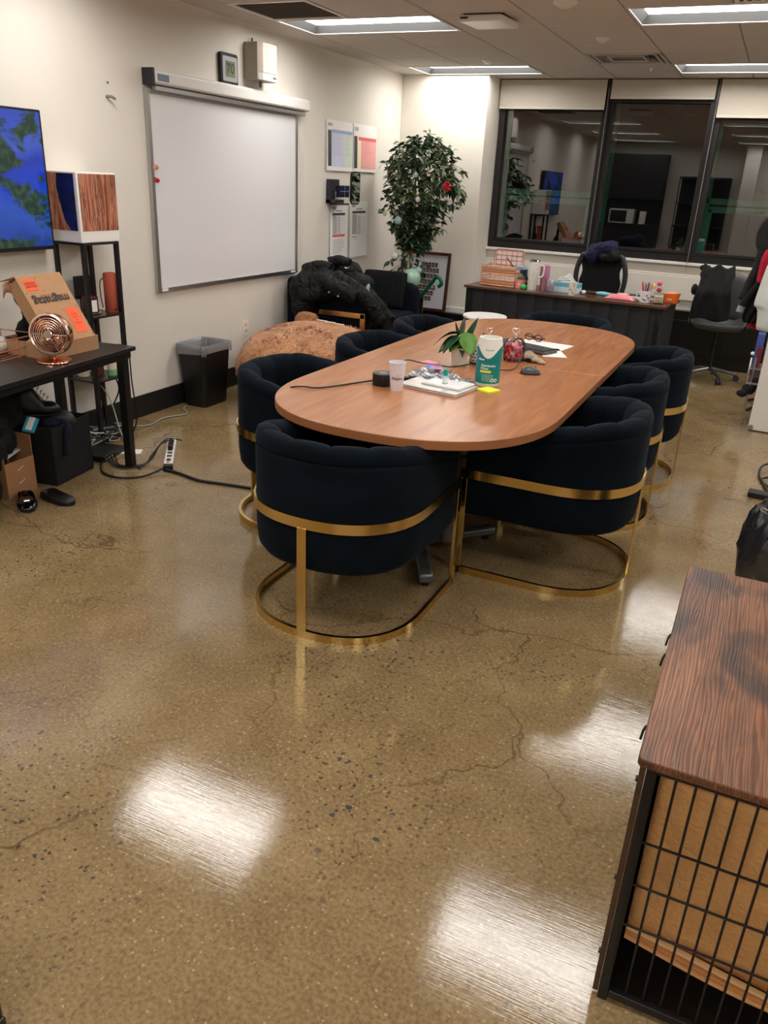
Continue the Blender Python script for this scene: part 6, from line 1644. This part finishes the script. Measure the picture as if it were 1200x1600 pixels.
# ---- trash can with clear liner
tc = thing('trash_can', 'black rectangular trash can with clear grey liner by left wall', 'bin', (-3.61, 4.67, 0))
m = MB()
def rr3(w, d, r, z, n=4, wob=0): return [Vector((x, y, z+wob*math.sin(i*1.7))) for i, (x, y) in enumerate(rrect(w, d, r, n))]
HB = .425
m.grid([rr3(.092,.135,.03,0), rr3(.098,.14,.032,.02), rr3(.122,.165,.035,HB), rr3(.127,.170,.035,HB+.004), rr3(.127,.170,.035,HB+.022), rr3(.119,.162,.03,HB+.022), rr3(.095,.138,.03,.03)], cv=True, cap=True)
m.build('bin_body', BLACKP, tc, smooth=40)
m = MB(); n = 64; rows = []
def rl(w, d, z, am, ph=0):
    base = rrect(w, d, .035, 15); return [Vector((x*(1+am*.25*math.sin(i*2.3+ph)), y*(1+am*.12*math.sin(i*1.9+ph)), z+am*.06*math.sin(i*.9+ph))) for i, (x, y) in enumerate(base)]
m.grid([rl(.13,.173,HB-.035,.22,1), rl(.132,.176,HB-.01,.1,2), rl(.131,.174,HB+.024,.05,3), rl(.127,.17,HB+.030,.03,4), rl(.118,.16,HB+.024,.05,5), rl(.108,.15,HB-.05,.2,6), rl(.10,.14,HB-.2,.2,7)], cv=True)
m.build('liner', mat('clear_liner', (156,158,160), .25, alpha=.55, spec=.8), tc, smooth=60, normals=False)
# ---- cables, power strip, router on the floor
ps = thing('power_strip', 'white metal power strip with plugs on the floor', 'power strip', (-3.04, 3.565, 0), math.atan2(.46, -.34))
m = MB(); m.bb(-.27, .27, -.026, .026, 0, .036); m.build('casing', mat('strip_white', (214,210,204), .35), ps, smooth=0, bevel=.004)
for xa, xb in ((-.272,-.235), (.255,.272)):
    m = MB(); m.bb(xa, xb, -.027, .027, 0, .037); m.build('end_cap', BLACKP, ps, smooth=0, bevel=.003)
m = MB()
for q in range(6): m.bb(-.10+q*.058-.016, -.10+q*.058+.016, -.014, .014, .0362, .038)
m.build('socket', mat('socket_dark', (60,56,56), .5), ps, smooth=0)
m = MB(); m.bb(-.19, -.155, -.012, .012, .036, .041); m.build('switch', mat('switch_dark', (52,20,20), .4), ps, smooth=0, bevel=.002)
m = MB(); m.bb(-.222, -.205, -.006, .012, .0362, .0375); m.build('reset_button', mat('switch_red', (170,40,40), .4), ps, smooth=0)
for q in (1, 2, 3):
    m = MB(); m.box((-.04+q*.058, 0, .052), (.034,.028,.032)); props(m.build('power_plug', BLACKP, loc=ps.location, rz=ps.rotation_euler.z, bevel=.006, smooth=0), ('black plug nearest the red switch of the floor power strip', 'middle one of the black plugs in the floor power strip', 'black plug nearest the far end of the floor power strip')[q-1], 'plug', 'plugs in the power strip')
def cable(label, pts, r=.004, mt=CABLE, group=None, name='power_cable'):
    m = MB(); m.tube(pts, r, 7, smooth=7); props(m.build(name, mt), label, 'cable', group)
cable('thick flat black cable running from power strip under the left chair', [(-2.885,3.34,.012), (-2.80,3.34,.008), (-2.64,3.31,.008), (-2.52,3.33,.008), (-2.38,3.355,.008), (-2.1,3.4,.008), (-1.9,3.45,.008)], .009)
cable('black cable looping on the floor left of the power strip', [(-2.90,3.33,.02), (-2.93,3.20,.008), (-3.03,3.11,.008), (-3.16,3.13,.008), (-3.27,3.24,.008), (-3.33,3.36,.01), (-3.40,3.46,.015)], .006)
for q, (dz, off) in enumerate(((.0,0), (.01,.03), (.02,.06))):
    cable('black plug lead arching from power strip toward the desk leg', [(-3.10+.03*q,3.60+.04*q,.07), (-3.08,3.52+.03*q,.075+.01*q), (-3.04-.02*q,3.40+.02*q,.03), (-3.06,3.30+off,.008), (-3.16,3.24+off*.5,.008), (-3.30,3.32+off,.01), (-3.42,3.42+off,.02)], .004, CABLE, 'plug leads')
cable('thin black cord hanging from the desk corner down to the floor', [(-3.20,3.33,.688), (-3.16,3.40,.66), (-3.20,3.46,.45), (-3.24,3.52,.22), (-3.27,3.50,.10), (-3.20,3.40,.02), (-3.12,3.34,.008), (-3.02,3.28,.008)], .004)
cable('long thin grey cord slanting down behind the black desk', [(-3.66,3.62,.39), (-3.52,3.60,.28), (-3.38,3.52,.12), (-3.22,3.42,.02), (-3.14,3.34,.01)], .004, CABLEG)
cable('grey cord running along the baseboard to the trash can', [(-3.60,3.72,.06), (-3.55,3.95,.01), (-3.58,4.15,.008), (-3.52,4.32,.008), (-3.62,4.42,.008), (-3.66,4.50,.008)], .005, CABLEG)
cable('white coiled cord on the lowest shelf of the stand', [(-3.68,3.45,.16), (-3.60,3.46,.10), (-3.52,3.52,.05), (-3.53,3.62,.05), (-3.60,3.60,.06), (-3.62,3.52,.06), (-3.54,3.48,.08), (-3.50,3.56,.07)], .004, CABLEW)
cable('black cord hanging from the lower shelf of the stand', [(-3.60,3.60,.39), (-3.61,3.62,.26), (-3.63,3.60,.18), (-3.62,3.64,.12), (-3.6,3.6,.06)], .004)
cable('black cord with inline switch hanging from the lower shelf', [(-3.58,3.72,.39), (-3.57,3.74,.30), (-3.60,3.71,.20), (-3.62,3.66,.15), (-3.58,3.70,.06)], .005)
rt = thing('router', 'flat black router box on the floor amid tangled cables', 'router', (-3.40, 3.36, 0), R(12))
m = MB(); m.bb(-.10, .10, -.12, .12, .0, .035); m.build('casing', BLACKP, rt, smooth=0, bevel=.005)
m = MB()
for q in range(3): m.bb(.1001, .1012, -.10+.03*q, -.085+.03*q, .012, .022)
m.build('port', mat('port_grey', (150,150,150), .4), rt, smooth=0)
random.seed(31)
for q in range(11):
    x0, y0 = random.uniform(-3.62,-3.40), random.uniform(3.35,3.75)
    pts = [(x0+random.uniform(-.10,.10)*(i > 0), y0+random.uniform(-.13,.13)*(i > 0), .05+random.uniform(0,.03)) for i in range(6)]
    cable('tangled thin cable in the heap around the router', pts, .0035, (CABLE, CABLEG, CABLE)[q % 3], 'tangled cables by the router')
m = MB(); m.box((0,0,.0015), (.13,.085,.003)); props(m.build('paper_card', PAPER, loc=(-3.29,3.50,0), rz=R(30), smooth=0), 'white paper card lying on the floor behind the desk leg', 'paper')

# ================================================================== BEHIND THE CAMERA (seen only as reflections in the windows)
kc = thing('kitchen_unit', 'tall dark kitchen unit seen as a reflection in the middle window', 'cabinet', (-3.03, YB+.005, 0))
DK = mat('kitchen_black', (24,24,26), .45)
m = MB(); m.bb(-.68, .62, .0, .55, 0, .92); m.bb(-.68, .62, 0, .35, 1.45, 2.35); m.bb(-.68,.62,0,.02,.92,1.45); m.build('carcass', DK, kc, smooth=0, bevel=.004)
m = MB(); m.bb(-.70, .64, 0, .57, .92, .95); m.build('worktop', DK, kc, smooth=0)
for x in (-.46, -.02, .42):
    m = MB(); m.bb(x-.21, x+.19, .35, .37, 1.46, 2.34); m.build('door', DK, kc, smooth=0, bevel=.003)
t = thing('microwave', 'white microwave seen as a reflection in the middle window', 'microwave', (-3.2, YB+.28, .952))
m = MB(); m.bb(-.26, .26, -.18, .18, 0, .29); m.build('casing', WHITE, t, smooth=0, bevel=.006)
m = MB(); m.bb(-.23, .12, .18, .187, .03, .26); m.build('door', BLACKP, t, smooth=0)
t = thing('paper_towel', 'white roll standing beside the microwave reflection', 'paper roll', (-2.76, YB+.3, .952))
m = MB(); m.cyl((0,0,0), (0,0,.26), .07, seg=24); m.build('roll', PAPER, t)
t = thing('dark_rack', 'tall dark rack seen as a reflection in the right window', 'rack', (-1.6, YB, 0))
m = MB()
for z in (.05, .5, .95, 1.4, 1.9): m.bb(-.5, .5, .05, .5, z, z+.03)
for x in (-.5, .48):
    for y in (.05, .48): m.bb(x, x+.02, y, y+.02, 0, 1.95)
m.bb(-.5,.5,.03,.05,0,1.95)
m.build('rack_frame', DK, t, smooth=0)
m = MB(); m.bb(-.9, -.62, YB, YB+.4, 0, 2.58); struct(m.build('wall_pier', WALL, smooth=0))
